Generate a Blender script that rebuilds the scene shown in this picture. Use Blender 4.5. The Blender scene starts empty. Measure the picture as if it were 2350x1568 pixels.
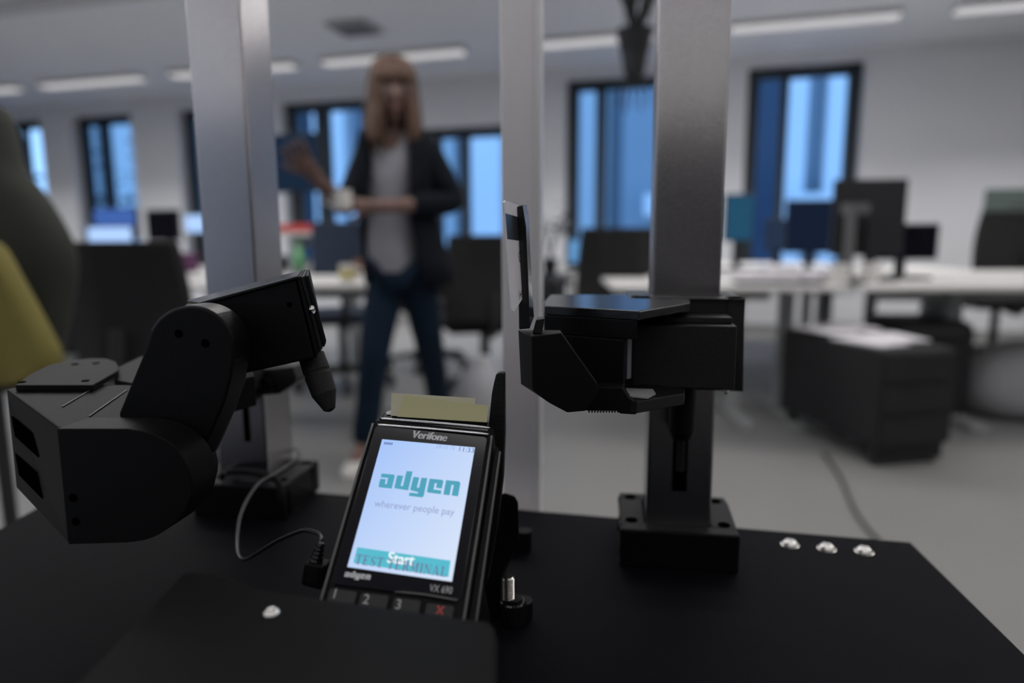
import bpy, bmesh, math, random
from mathutils import Vector, Matrix
random.seed(7)
S = bpy.context.scene
COL = S.collection
PI = math.pi

# ---------------------------------------------------------------- camera, world, lights, exposure
FPX, IW, IH = 1567.0, 2350, 1568
PITCH, ROLL = math.radians(8.73), math.radians(-0.27)
CAMP = Vector((0, 0, .95))
CROT = Matrix.Rotation(PI/2 - PITCH, 3, 'X') @ Matrix.Rotation(ROLL, 3, 'Z')
cd = bpy.data.cameras.new('camera')
cam = bpy.data.objects.new('camera', cd); COL.objects.link(cam)
cd.sensor_width = 36; cd.lens = FPX / IW * 36
cd.clip_start = .01; cd.clip_end = 200
cd.dof.use_dof = True; cd.dof.focus_distance = .385; cd.dof.aperture_fstop = 3.15; cd.dof.aperture_blades = 0
cam.matrix_world = Matrix.Translation(CAMP) @ CROT.to_4x4()
S.camera = cam
S.view_settings.view_transform = 'Standard'; S.view_settings.look = 'None'
S.view_settings.gamma = 1; S.view_settings.use_curve_mapping = False
S.view_settings.exposure = 0.0

w = bpy.data.worlds.new('dusk_sky'); S.world = w; w.use_nodes = True
nt = w.node_tree; nt.nodes.clear()
wo = nt.nodes.new('ShaderNodeOutputWorld'); bg = nt.nodes.new('ShaderNodeBackground')
tc = nt.nodes.new('ShaderNodeTexCoord'); sx = nt.nodes.new('ShaderNodeSeparateXYZ'); cr = nt.nodes.new('ShaderNodeValToRGB')
cr.color_ramp.elements[0].position = .0; cr.color_ramp.elements[0].color = (.30, .56, .95, 1)
cr.color_ramp.elements[1].position = .8; cr.color_ramp.elements[1].color = (.12, .34, .80, 1)
nt.links.new(tc.outputs['Generated'], sx.inputs[0]); nt.links.new(sx.outputs['Z'], cr.inputs[0])
nt.links.new(cr.outputs[0], bg.inputs[0]); bg.inputs[1].default_value = 1.8
nt.links.new(bg.outputs[0], wo.inputs[0])

RY = math.radians(-16.0)                       # the room is turned against the camera
RU = Vector((math.cos(RY), math.sin(RY), 0)); RW = Vector((-math.sin(RY), math.cos(RY), 0))
def room(u, d, z=0): return RU*u + RW*d + Vector((0, 0, z))
CEIL, WALLD = 2.6, 7.0
ROWD = 5.97
def area(name, loc, rz, sx_, sy_, power, spread=PI, col=(1, .97, .93)):
    l = bpy.data.lights.new(name, 'AREA'); l.shape = 'RECTANGLE'; l.size = sx_; l.size_y = sy_
    l.energy = power; l.color = col; l.spread = spread
    o = bpy.data.objects.new(name, l); COL.objects.link(o); o.location = loc; o.rotation_euler = (0, 0, rz)
    return o
for k, d_ in enumerate((4.0, 2.0, 0.0, -2.2)):          # lamp rows nearer to and behind the camera: the first on the ceiling, the others hang and get added uplights
    area('ceiling_lamp_light', room(-1.5, d_, (2.555, 2.24, 2.24, 2.24)[k]), RY, 12.0, .16, (90, 50, 14, 42)[k])
    if k: o = area('ceiling_fill_uplight', room(-1.5, d_, 2.29), RY, 12.0, .16, (0, 52, 24, 28)[k]); o.rotation_euler = (PI, 0, RY)  # uplights added out of view to brighten the ceiling and, by bounce, the walls
o = area('rear_blue_fill', room(-6.2, -5.9, 1.65), RY, 5.0, 1.7, 30, PI, (.62, .76, 1)); o.rotation_euler = (PI/2, 0, RY)  # unseen blue fill added at the back left, mirrored in the left post

# ---------------------------------------------------------------- helpers
def ray(x, y): return CROT @ Vector(((x-IW/2)/FPX, -(y-IH/2)/FPX, -1))
def atz(x, y, z): d = ray(x, y); return CAMP + d*((z-CAMP.z)/d.z)
def aty(x, y, Y): d = ray(x, y); return CAMP + d*(Y/d.y)
TY = math.radians(-8.5)                        # the test rig on the plate is turned too
TU = Vector((math.cos(TY), math.sin(TY), 0)); TW = Vector((-math.sin(TY), math.cos(TY), 0))
def atd(x, y, D, W_=TW): d = ray(x, y); return CAMP + d*(D/(d.dot(W_)))
def loc3(u, d, z): return TU*u + TW*d + Vector((0, 0, z))

def node_mat(name):
    m = bpy.data.materials.new(name); m.use_nodes = True
    return m, m.node_tree, m.node_tree.nodes['Principled BSDF']
def M(name, col, rough=.5, metal=0, spec=.5, coat=0, var=0, vscale=8, bump=0, bscale=200, stretch=None, sheen=0, aniso=0):
    m, t, b = node_mat(name)
    c = tuple(col) + (1,)
    b.inputs['Base Color'].default_value = c; b.inputs['Roughness'].default_value = rough
    b.inputs['Metallic'].default_value = metal; b.inputs['Specular IOR Level'].default_value = spec
    b.inputs['Coat Weight'].default_value = coat; b.inputs['Coat Roughness'].default_value = .08
    if sheen: b.inputs['Sheen Weight'].default_value = sheen
    if aniso: b.inputs['Anisotropic'].default_value = aniso
    tcn = t.nodes.new('ShaderNodeTexCoord'); mp = t.nodes.new('ShaderNodeMapping')
    t.links.new(tcn.outputs['Object'], mp.inputs[0])
    if stretch: mp.inputs['Scale'].default_value = stretch
    n = t.nodes.new('ShaderNodeTexNoise'); n.inputs['Scale'].default_value = vscale; n.inputs['Detail'].default_value = 4
    t.links.new(mp.outputs[0], n.inputs[0])
    r = t.nodes.new('ShaderNodeMixRGB'); r.inputs[1].default_value = tuple(x*(1-var) for x in col)+(1,)
    r.inputs[2].default_value = tuple(min(1, x*(1+var)) for x in col)+(1,)
    t.links.new(n.outputs[0], r.inputs[0]); t.links.new(r.outputs[0], b.inputs['Base Color'])
    if bump:
        n2 = t.nodes.new('ShaderNodeTexNoise'); n2.inputs['Scale'].default_value = bscale; n2.inputs['Detail'].default_value = 3
        t.links.new(mp.outputs[0], n2.inputs[0])
        bp = t.nodes.new('ShaderNodeBump'); bp.inputs['Strength'].default_value = bump; bp.inputs['Distance'].default_value = .001
        t.links.new(n2.outputs[0], bp.inputs['Height']); t.links.new(bp.outputs[0], b.inputs['Normal'])
    return m
def E(name, col, s=1.0):
    m = bpy.data.materials.new(name); m.use_nodes = True; t = m.node_tree; t.nodes.clear()
    o = t.nodes.new('ShaderNodeOutputMaterial'); e = t.nodes.new('ShaderNodeEmission')
    e.inputs[0].default_value = tuple(col)+(1,); e.inputs[1].default_value = s
    t.links.new(e.outputs[0], o.inputs[0]); return m

def curvy(P, i0, i1, k=4):
    """the outline with its stretch i0..i1 rounded off"""
    out = list(P[:i0]); Q = [Vector(p) for p in P[i0:i1+1]]
    for i in range(len(Q)-1):
        p0, p1, p2, p3 = Q[max(i-1, 0)], Q[i], Q[i+1], Q[min(i+2, len(Q)-1)]
        for j in range(k):
            t = j/k; v = .5*((2*p1)+(p2-p0)*t+(2*p0-5*p1+4*p2-p3)*t*t+(3*p1-p0-3*p2+p3)*t**3); out.append((v.x, v.y))
    return out+[tuple(Q[-1])]+list(P[i1+1:])
class B:
    """collects shapes in world coordinates"""
    def __init__(s): s.v = []; s.f = []
    def add(s, vs, fs):
        n = len(s.v); s.v += [Vector(p) for p in vs]; s.f += [tuple(i+n for i in f) for f in fs]; return s
    def box(s, c, size, rz=0, mat=None, taper=1):
        x, y, z = (k/2 for k in size); R_ = mat or Matrix.Rotation(rz, 3, 'Z'); c = Vector(c)
        P = [c + R_ @ Vector((a*x*(taper if e > 0 else 1), b*y*(taper if e > 0 else 1), e*z)) for a, b, e in
             ((-1,-1,-1),(1,-1,-1),(1,1,-1),(-1,1,-1),(-1,-1,1),(1,-1,1),(1,1,1),(-1,1,1))]
        return s.add(P, [(0,3,2,1),(4,5,6,7),(0,1,5,4),(1,2,6,5),(2,3,7,6),(3,0,4,7)])
    def hull2(s, A, Bp):
        """two matching outlines joined into a closed solid"""
        n = len(A)
        return s.add(list(A)+list(Bp), [tuple(range(n))[::-1], tuple(range(n, 2*n))] + [(i, (i+1) % n, n+(i+1) % n, n+i) for i in range(n)])
    def prism(s, P, vec):
        return s.hull2([Vector(p) for p in P], [Vector(p)+Vector(vec) for p in P])
    def cyl(s, a, b, r, r2=None, n=24, caps=True):
        a, b = Vector(a), Vector(b); r2 = r if r2 is None else r2
        q = (b-a).to_track_quat('Z', 'Y')
        ring = lambda c, rr: [c + q @ Vector((rr*math.cos(2*PI*i/n), rr*math.sin(2*PI*i/n), 0)) for i in range(n)]
        fs = [(i, (i+1) % n, n+(i+1) % n, n+i) for i in range(n)]
        if caps: fs += [tuple(range(n))[::-1], tuple(range(n, 2*n))]
        return s.add(ring(a, r)+ring(b, r2), fs)
    def lathe(s, base, prof, axis=(0, 0, 1), n=28):
        base = Vector(base); q = Vector(axis).to_track_quat('Z', 'Y'); vs = []; fs = []
        for r, z in prof: vs += [base + q @ Vector((r*math.cos(2*PI*i/n), r*math.sin(2*PI*i/n), z)) for i in range(n)]
        for k in range(len(prof)-1):
            fs += [(k*n+i, k*n+(i+1) % n, (k+1)*n+(i+1) % n, (k+1)*n+i) for i in range(n)]
        fs += [tuple(range(n))[::-1], tuple(range((len(prof)-1)*n, len(prof)*n))]
        return s.add(vs, fs)
    def tube(s, pts, r, n=10, sub=6):
        pts = [Vector(p) for p in pts]
        if sub > 1 and len(pts) > 2:
            out = []
            for i in range(len(pts)-1):
                p0, p1, p2, p3 = pts[max(i-1, 0)], pts[i], pts[i+1], pts[min(i+2, len(pts)-1)]
                for k in range(sub):
                    t = k/sub
                    out.append(.5*((2*p1)+(p2-p0)*t+(2*p0-5*p1+4*p2-p3)*t*t+(3*p1-p0-3*p2+p3)*t**3))
            pts = out+[pts[-1]]
        vs = []; fs = []
        for i, p in enumerate(pts):
            t = (pts[min(i+1, len(pts)-1)]-pts[max(i-1, 0)]).normalized()
            q = t.to_track_quat('Z', 'Y') if abs(t.z) < .95 else t.to_track_quat('Z', 'X')
            if i == 0: X = q @ Vector((1, 0, 0))
            X = (X-t*X.dot(t)).normalized(); Y = t.cross(X)
            rr = r[0]+(r[1]-r[0])*i/(len(pts)-1) if isinstance(r, tuple) else r
            vs += [p+X*rr*math.cos(2*PI*k/n)+Y*rr*math.sin(2*PI*k/n) for k in range(n)]
        for i in range(len(pts)-1): fs += [(i*n+k, i*n+(k+1) % n, (i+1)*n+(k+1) % n, (i+1)*n+k) for k in range(n)]
        fs += [tuple(range(n))[::-1], tuple(range((len(pts)-1)*n, len(pts)*n))]
        return s.add(vs, fs)
    def loft(s, rings, closed=True, caps=True):
        n = len(rings[0]); vs = [p for r in rings for p in r]; fs = []
        for i in range(len(rings)-1):
            for k in range(n if closed else n-1): fs.append((i*n+k, i*n+(k+1) % n, (i+1)*n+(k+1) % n, (i+1)*n+k))
        if caps and closed: fs += [tuple(range(n))[::-1], tuple(range((len(rings)-1)*n, len(rings)*n))]
        return s.add(vs, fs)
    def ball(s, c, r, n=16, sc=(1, 1, 1), rot=None):
        c = Vector(c); R_ = rot or Matrix.Identity(3); vs = []; fs = []
        m = n//2
        for j in range(m+1):
            for i in range(n):
                a, b = PI*j/m, 2*PI*i/n
                vs.append(c + R_ @ Vector((r*sc[0]*math.sin(a)*math.cos(b), r*sc[1]*math.sin(a)*math.sin(b), r*sc[2]*math.cos(a))))
        for j in range(m): fs += [(j*n+i, (j+1)*n+i, (j+1)*n+(i+1) % n, j*n+(i+1) % n) for i in range(n)]
        return s.add(vs, fs)

WM = {}
def wm(o): return WM.get(o.name, Matrix.Identity(4)) if o else Matrix.Identity(4)
def build(name, b, mat, parent=None, bevel=0, smooth=False, seg=2, subsurf=0, solid=0, origin=None):
    inv = wm(parent).inverted()
    T = inv
    if parent is None:
        if origin is None:
            lo = Vector((min(p.x for p in b.v), min(p.y for p in b.v), min(p.z for p in b.v)))
            hi = Vector((max(p.x for p in b.v), max(p.y for p in b.v), max(p.z for p in b.v)))
            origin = Vector(((lo.x+hi.x)/2, (lo.y+hi.y)/2, lo.z))
        T = Matrix.Translation(-Vector(origin))
    me = bpy.data.meshes.new(name)
    me.from_pydata([tuple(T @ p) for p in b.v], [], b.f)
    bm = bmesh.new(); bm.from_mesh(me)
    bmesh.ops.remove_doubles(bm, verts=bm.verts, dist=1e-6)
    bmesh.ops.recalc_face_normals(bm, faces=bm.faces)
    bm.to_mesh(me); bm.free()
    if smooth:
        for p in me.polygons: p.use_smooth = True
    me.materials.append(mat)
    o = bpy.data.objects.new(name, me); COL.objects.link(o)
    if parent is None: o.location = origin; WM[o.name] = Matrix.Translation(Vector(origin))
    else: o.parent = parent; WM[o.name] = wm(parent)
    if solid: md = o.modifiers.new('solid', 'SOLIDIFY'); md.thickness = solid; md.offset = 0
    if bevel:
        md = o.modifiers.new('bevel', 'BEVEL'); md.width = bevel; md.segments = seg; md.limit_method = 'ANGLE'; md.angle_limit = math.radians(30)
        md.harden_normals = False
    if subsurf: md = o.modifiers.new('sub', 'SUBSURF'); md.levels = subsurf; md.render_levels = subsurf
    return o
def thing(name, label, cat, loc=(0, 0, 0), rz=0, group=None):
    o = bpy.data.objects.new(name, None); COL.objects.link(o); o.location = loc; o.rotation_euler = (0, 0, rz)
    o.empty_display_size = .05
    o['label'] = label; o['category'] = cat
    if group: o['group'] = group
    WM[o.name] = Matrix.Translation(Vector(loc)) @ Matrix.Rotation(rz, 4, 'Z')
    return o
def tag(o, label, cat, group=None):
    o['label'] = label; o['category'] = cat
    if group: o['group'] = group
    return o
def struct(name, b, mat, **k):
    o = build(name, b, mat, **k)
    if not k.get('parent'): o['kind'] = 'structure'
    return o
class L:
    """local frame: shapes written in a thing's own coordinates"""
    def __init__(s, o): s.m = wm(o)
    def __call__(s, x, y, z=0): return s.m @ Vector((x, y, z))
    @property
    def R(s): return s.m.to_3x3()

def text_shapes(txt, size, shear=0, bold=0, res=4, spacing=1.0):
    """letters as flat outlines, centred at the origin"""
    c = bpy.data.curves.new('t', 'FONT'); c.body = txt; c.size = size; c.shear = shear; c.offset = bold
    c.align_x = 'CENTER'; c.align_y = 'CENTER'; c.resolution_u = res; c.space_character = spacing
    o = bpy.data.objects.new('t', c); COL.objects.link(o)
    bpy.context.view_layer.update()
    dg = bpy.context.evaluated_depsgraph_get(); me = bpy.data.meshes.new_from_object(o.evaluated_get(dg))
    vs = [Vector(v.co) for v in me.vertices]; fs = [tuple(p.vertices) for p in me.polygons]
    bpy.data.objects.remove(o); bpy.data.curves.remove(c); bpy.data.meshes.remove(me)
    return vs, fs

# ---------------------------------------------------------------- materials
m_wall = M('painted_wall', (.74, .755, .80), .8, var=.03, vscale=1.5)
m_ceil = M('ceiling_paint', (.78, .80, .85), .85, var=.03, vscale=1)
m_floor = M('grey_floor', (.235, .233, .23), .45, var=.06, vscale=2.5)
m_back = M('grey_wall_paint', (.62, .60, .62), .8, var=.05)
m_frame = M('anthracite_window_frame', (.018, .028, .038), .5)
m_diff = E('lamp_diffuser', (.60, .585, .60), 1.0)
m_lampb = M('lamp_housing', (.5, .5, .52), .5)
m_plate = M('black_plate', (.0048, .0048, .0070), .6, spec=.04, var=.15, vscale=30, bump=.15, bscale=900)
m_blk = M('black_plastic', (.0045, .0045, .0052), .5, spec=.15, bump=.1, bscale=700)
m_print = M('printed_black_plastic', (.0052, .0052, .0056), .38, spec=.28, bump=.5, bscale=350, stretch=(1, 1, 14))
m_link = M('satin_black_cover', (.010, .011, .013), .2, spec=.7, bump=.04, bscale=900)
m_gloss = M('glossy_black', (.005, .005, .009), .10, spec=.32, coat=.1, var=.3, vscale=60)
m_steel = M('brushed_steel', (.50, .485, .505), .22, metal=1, var=.04, vscale=90, bump=.12, bscale=420, stretch=(1, 1, 14), aniso=.5)
m_alu = M('anodised_aluminium', (.82, .79, .81), .38, metal=.25, var=.03, vscale=60, stretch=(1, 1, .1))
m_chrome = M('bright_screw', (.85, .83, .80), .16, metal=1)
m_chromeb = M('chrome_trim', (.85, .87, .9), .12, metal=1)
m_white = M('white_desktop', (.66, .65, .64), .5, var=.02)
m_wmetal = M('light_grey_metal', (.30, .31, .31), .45)
m_cup = M('white_glaze', (.68, .66, .64), .3)
m_paper = M('paper', (.72, .70, .74), .8)
m_note = M('yellow_note', (.43, .41, .235), .8)
m_note2 = M('pale_note', (.45, .43, .32), .8)
m_cfab = M('black_chair_fabric', (.012, .012, .013), .9)
m_cpla = M('chair_plastic', (.02, .02, .021), .5)
m_mon = M('monitor_plastic', (.009, .010, .013), .45)
m_navy = M('navy_plastic', (.012, .025, .055), .6)
m_scr_blue = E('lit_screen_blue', (.22, .46, .95), 1.0)
m_scr_pale = E('lit_screen_pale', (.42, .62, 1.0), 1.1)
m_scr_teal = E('lit_screen_teal', (.018, .075, .14), 1.0)
m_text = M('white_print', (.75, .76, .78), .5)
m_grtext = M('light_grey_print', (.45, .45, .46), .5)
m_red = M('red_print', (.55, .06, .06), .5)

# ---------------------------------------------------------------- the room
U0, U1, D0 = -13.0, 8.5, -6.0
def wallbox(u0, u1, z0, z1, d0=WALLD, d1=WALLD+.3):
    b = B(); return b.box(room((u0+u1)/2, (d0+d1)/2, (z0+z1)/2), (u1-u0, d1-d0, z1-z0), RY)
b = B().box(room((U0+U1)/2, (D0+WALLD)/2, -.1), (U1-U0+.6, WALLD-D0+.6, .2), RY); struct('floor', b, m_floor)
b = B().box(room((U0+U1)/2, (D0+WALLD)/2, CEIL+.1), (U1-U0+.6, WALLD-D0+.6, .2), RY); struct('ceiling', b, m_ceil)
b = B().box(room(U0-.15, (D0+WALLD)/2, CEIL/2), (.3, WALLD-D0, CEIL), RY); struct('wall_left', b, m_wall)
b = B().box(room(U1+.15, (D0+WALLD)/2, CEIL/2), (.3, WALLD-D0, CEIL), RY); struct('wall_right', b, m_wall)
b = B().box(room((U0+U1)/2, D0-.15, CEIL/2), (U1-U0, .3, CEIL), RY); struct('wall_back', b, m_back)
b = B().box(room((U0+U1)/2, D0+.03, .86), (U1-U0, .06, 1.72), RY); struct('unseen_part_1', b, M('dark_reflection_band', (.10, .088, .085), .6))  # unseen dark lower band added for the steel post to reflect
def pu(x, y=200):                      # room coordinate along the window wall of a picture column
    p = atd(x, y, WALLD, RW); return p.dot(RU)
#       u0        u1         mullions (pixel columns)   z0   z1
WINS = [(pu(-70), pu(82),    [(12, 24)],                .62, 2.46),
        (pu(152), pu(292),   [(198, 214)],              .62, 2.46),
        (pu(400), pu(540),   [(452, 466)],              .62, 2.46),
        (pu(640), pu(835),   [(706, 736)],              .62, 2.46),
        (pu(975), pu(1205),  [(1046, 1064)],            .62, 2.10),
        (pu(1298), pu(1560), [(1364, 1388)],            .62, 2.50),
        (pu(1716), pu(1984), [(1796, 1816)],            .62, 2.50)]
# the wall is built round its openings
b = B(); cur = U0
def wb(u0, u1, z0, z1):
    b.box(room((u0+u1)/2, WALLD+.15, (z0+z1)/2), (u1-u0, .3, z1-z0), RY)
for (u0, u1, mu, z0, z1) in WINS:
    wb(cur, u0, 0, CEIL); wb(u0, u1, 0, z0); wb(u0, u1, z1, CEIL); cur = u1
wb(cur, U1, 0, CEIL)
struct('wall_window_side', b, m_wall)
m_glass, t_, p_ = node_mat('window_glass')
p_.inputs['Base Color'].default_value = (1, 1, 1, 1); p_.inputs['Transmission Weight'].default_value = 1
p_.inputs['Roughness'].default_value = 0; p_.inputs['IOR'].default_value = 1.0
for i, (u0, u1, mu, z0, z1) in enumerate(WINS):
    fb = B(); F_ = .075; dd = WALLD+.16
    def fbx(a0, a1, c0, c1): fb.box(room((a0+a1)/2, dd, (c0+c1)/2), (a1-a0, .09, c1-c0), RY)
    fbx(u0, u0+F_*1.5, z0, z1); fbx(u1-F_*1.5, u1, z0, z1); fbx(u0, u1, z1-F_*1.3, z1); fbx(u0, u1, z0, z0+F_)
    for (ma, mb) in mu: fbx(pu(ma), pu(mb), z0, z1)
    fr = build('window_%d' % (i+1), fb, m_frame, origin=room((u0+u1)/2, dd, z0)); fr['kind'] = 'structure'
    WM[fr.name] = Matrix.Translation(room((u0+u1)/2, dd, z0))
    g = B().box(room((u0+u1)/2, dd+.02, (z0+z1)/2), (u1-u0-.02, .008, z1-z0-.02), RY)
    build('pane', g, m_glass, fr)
    s_ = B().box(room((u0+u1)/2, WALLD+.02, z0-.015), (u1-u0+.06, .24, .03), RY); build('window_sill', s_, m_white, fr)
b = B().box(room((U0+U1)/2, WALLD-.012, .05), (U1-U0-.02, .02, .1), RY); struct('baseboard_window_side', b, m_wmetal)

# ceiling lamps of the row by the windows
us = lambda p: Vector(p).dot(RU)
spans = []
for a_, b_ in (((-60, 213), (42, 204)), ((98, 197), (327, 170)), ((395, 160), (668, 138)), ((742, 131), (1067, 101)), ((1238, 90), (1505, 66)), ((1675, 60), (2068, 26)), ((2190, 22), (2480, 0))):
    spans.append((atd(*a_, ROWD, RW).dot(RU), atd(*b_, ROWD, RW).dot(RU)))
spans[0] = (spans[0][1]-1.4, spans[0][1]); spans[2] = (spans[2][0], spans[2][0]+1.4); spans[6] = (spans[6][0], spans[6][0]+1.4)
LAMP_LAB = ['ceiling lamp cut off at the left edge of the photo', 'ceiling lamp above the leftmost full window, left of the left steel post',
            'ceiling lamp half hidden behind the left steel post', 'ceiling lamp right above the head of the standing woman',
            'ceiling lamp between the white upright and the thick steel post', 'long bright ceiling lamp right of the thick steel post',
            'dim ceiling lamp at the top right corner of the photo']
for (u0, u1), lab in zip(spans, LAMP_LAB):
    t = thing('ceiling_lamp', 'long flat '+lab, 'lamp', room((u0+u1)/2, ROWD, CEIL-.045), RY, 'row of ceiling lamps')
    l = L(t); hw = (u1-u0)/2
    build('lamp_housing', B().box(l(0, 0, .025), (2*hw, .17, .04), RY), m_lampb, t)
    build('diffuser', B().box(l(0, 0, .0), (2*hw-.02, .15, .012), RY), m_diff, t)
    area('ceiling_lamp_light', l(0, 0, -.01), RY, 2*hw-.02, .14, 11, math.radians(100))
for k, d_ in enumerate((4.0, 2.0, 0.0, -2.2)):
    struct('unseen_part_%d' % (k+2), B().box(room(-1.5, d_, (2.58, 2.265, 2.265, 2.265)[k]), (12.0, .17, .03), RY), m_lampb)  # out-of-view housings added for the nearer and rear lamp rows
p = atz(815, 60, CEIL)
t = thing('ceiling_vent', 'dark square air vent in the ceiling left of the woman', 'vent', (p.x, p.y, CEIL-.02), RY); l = L(t)
build('vent_frame', B().box(l(0, 0, .0), (.34, .34, .02), RY), M('vent_grey', (.42, .43, .46), .6), t)
b = B()
for k in range(6): b.box(l(0, -.125+.05*k, -.014), (.30, .02, .012), RY)
build('vent_slats', b, M('vent_slat', (.2, .21, .23), .6), t)

# ---------------------------------------------------------------- outside
m_fa = [M('pale_stone', (.88, .90, .92), .8), M('blue_grey_stone', (.30, .36, .42), .8), M('dark_glazing', (.035, .07, .13), .3), M('mid_stone', (.52, .58, .62), .8), M('slate_cladding', (.16, .21, .27), .7)]
t = thing('opposite_building', 'pale building with tall fins seen through the windows', 'building', room(-1, 15.5, -4), RY); l = L(t)
build('facade_wall', B().box(l(0, .6, 5.2), (34, .6, 10.5), RY), m_fa[1], t)
rnd = random.Random(4); x = -16.4; k = 0
while x < 16.4:
    ww = rnd.uniform(.25, .85)
    build('fin', B().box(l(x+ww/2, 0, 5.2), (ww, .5, 10.5), RY), m_fa[rnd.choice((0, 3, 3, 4, 0, 1))], t)
    if k % 3 == 0:
        zc = rnd.uniform(4.2, 6.4); build('balcony', B().box(l(x+ww+.1, -.5, zc), (rnd.uniform(.6, 1.1), .7, rnd.uniform(.3, .7)), RY), m_fa[0], t)
    g_ = rnd.uniform(.3, .7)
    build('window_band', B().box(l(x+ww+g_/2, .27, 5.2), (g_*.8, .08, 10.3), RY), m_fa[2] if k % 2 else m_fa[1], t)
    x += ww+g_; k += 1
b = B().box(room(-1, 14, -4.1), (60, 13, .2), RY); o = build('outdoor_ground', b, m_fa[1]); o['kind'] = 'structure'
m_leaf = M('tree_leaves', (.10, .16, .18), .8)
m_bark = M('tree_bark', (.05, .05, .055), .9)
def tree(u, d, h, lab):
    t = thing('street_tree', lab, 'tree', room(u, d, -4), 0, 'trees outside the left windows')
    base = wm(t).translation; rr = random.Random(int(u*10)+99)
    b = B().tube([base, base+Vector((.05, 0, h*.5)), base+Vector((0, .05, h))], (.14, .05), 8, 3); br = []
    for k in range(9):
        z = h*(.4+.06*k); a = rr.uniform(0, 2*PI); e = Vector((math.cos(a)*.9, math.sin(a)*.9, z+.5)); br.append(e)
        b.tube([base+Vector((0, 0, z)), base+e], (.04, .015), 6, 1)
    build('trunk', b, m_bark, t)
    b = B()
    for k in range(420):
        c = base+rr.choice(br)+Vector((rr.gauss(0, .5), rr.gauss(0, .5), rr.gauss(.2, .5))); s_ = rr.uniform(.06, .13)
        q = Matrix.Rotation(rr.uniform(0, PI), 3, 'Z') @ Matrix.Rotation(rr.uniform(0, PI), 3, 'X')
        b.add([c+q @ Vector(v) for v in ((-s_, 0, 0), (0, -s_*.5, 0), (s_, 0, 0), (0, s_*.5, 0))], [(0, 1, 2, 3)])
    o = build('leaves', b, m_leaf, t)
tree(-7.6, 9.6, 6.4, 'bare-looking tree outside the leftmost full window'); tree(-11.5, 10.0, 6.0, 'tree outside the window at the left edge')

# ---------------------------------------------------------------- office furniture
def desk(p0, rz, w_, d_, h, label, legs=None, mat=None):
    """p0 = middle of the near edge on the floor"""
    t = thing('office_desk', label, 'desk', (p0[0], p0[1], 0), rz, 'white office desks'); l = L(t)
    build('worktop', B().box(l(0, d_/2, h-.0125), (w_, d_, .025), rz), mat or m_white, t, bevel=.004)
    for x in (legs or (-(w_/2-.28), w_/2-.28)):
        lg = build('leg', B().box(l(x, d_*.5, (h-.03)/2), (.07, .05, h-.03), rz), m_wmetal, t, bevel=.004)
        build('foot_bar', B().box(l(x, d_*.5, .02), (.08, d_*.86, .035), rz), m_wmetal, t, bevel=.005)
    build('crossbar', B().box(l(0, d_*.55, h-.07), (w_-.5, .04, .06), rz), m_wmetal, t)
    return t
def monitor(base, rz, w_, h_, zc, label, lit=None, tilt=0, side=1, thick=.03, arm=False):
    """base = foot on the desk; side 1: the screen looks along -y local; -1: we see the back"""
    t = thing('monitor', label, 'monitor', base, rz, 'desk monitors'); l = L(t)
    H = zc-base[2]; R_ = Matrix.Rotation(rz, 3, 'Z') @ Matrix.Rotation(tilt, 3, 'X')
    c = l(0, 0, H)
    build('panel', B().box(c, (w_, thick, h_), mat=R_), m_mon, t, bevel=.004)
    sc = c + R_ @ Vector((0, -side*(thick/2+.001), 0))
    build('screen', B().box(sc, (w_-.02, .002, h_-.02), mat=R_), lit or m_gloss, t)
    build('stand_neck', B().box(l(0, side*.05, H/2), (.05, .025, H), rz), m_wmetal if arm else m_mon, t)
    build('stand_foot', B().box(l(0, side*.03, .008), (.24, .19, .014), rz), m_mon, t, bevel=.004)
    return t
def office_chair(loc, rz, label, zb=.62, ht=.48, wback=.46, mat=None, extra=None):
    t = thing('office_chair', label, 'chair', (loc[0], loc[1], 0), rz, 'black office chairs'); l = L(t); mat = mat or m_cfab
    build('seat', B().box(l(0, 0, .46), (.48, .46, .08), rz), mat, t, bevel=.03, seg=3)
    rings = []
    for k in range(7):
        z = zb-.06+ht*k/6; ww = wback/2*(1-.12*(k/6)**2) ; cv = -.03*math.sin(PI*k/6)
        rings.append([l(-ww, .25+cv-.02, z), l(-ww*.5, .27+cv, z), l(ww*.5, .27+cv, z), l(ww, .25+cv-.02, z), l(ww, .28+cv, z), l(ww*.5, .31+cv, z), l(-ww*.5, .31+cv, z), l(-ww, .28+cv, z)])
    build('backrest', B().loft(rings), mat, t, bevel=.008)
    if extra: build('backrest_top_panel', B().box(l(0, .29, zb-.06+ht+.03), (wback*.96, .035, .15), rz), extra, t, bevel=.01)
    build('back_support', B().tube([l(0, .1, .42), l(0, .32, .44), l(0, .33, zb+.1)], .022, 8, 4), m_cpla, t)
    for sg in (-1, 1):
        build('armrest', B().tube([l(sg*.22, .1, .44), l(sg*.29, .08, .50), l(sg*.29, .05, .66)], .015, 8, 3).box(l(sg*.29, .0, .675), (.07, .25, .03), rz), m_cpla, t)
    build('gas_column', B().cyl(l(0, 0, .10), l(0, 0, .43), .028), m_cpla, t)
    b = B()
    for k in range(5):
        a = 2*PI*k/5+.3
        b.tube([l(0, 0, .12), l(.3*math.cos(a), .3*math.sin(a), .075)], (.028, .018), 8, 1)
    build('star_base', b, m_cpla, t)
    for k in range(5):
        a = 2*PI*k/5+.3; c = l(.3*math.cos(a), .3*math.sin(a), .03); ax = l(.3*math.cos(a)-math.sin(a), .3*math.sin(a)+math.cos(a), .03)-c
        build('castor', B().cyl(c-ax*.022, c+ax*.022, .03, n=14).box(c+Vector((0, 0, .025)), (.03, .03, .04)), m_cpla, t)
    return t
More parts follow.
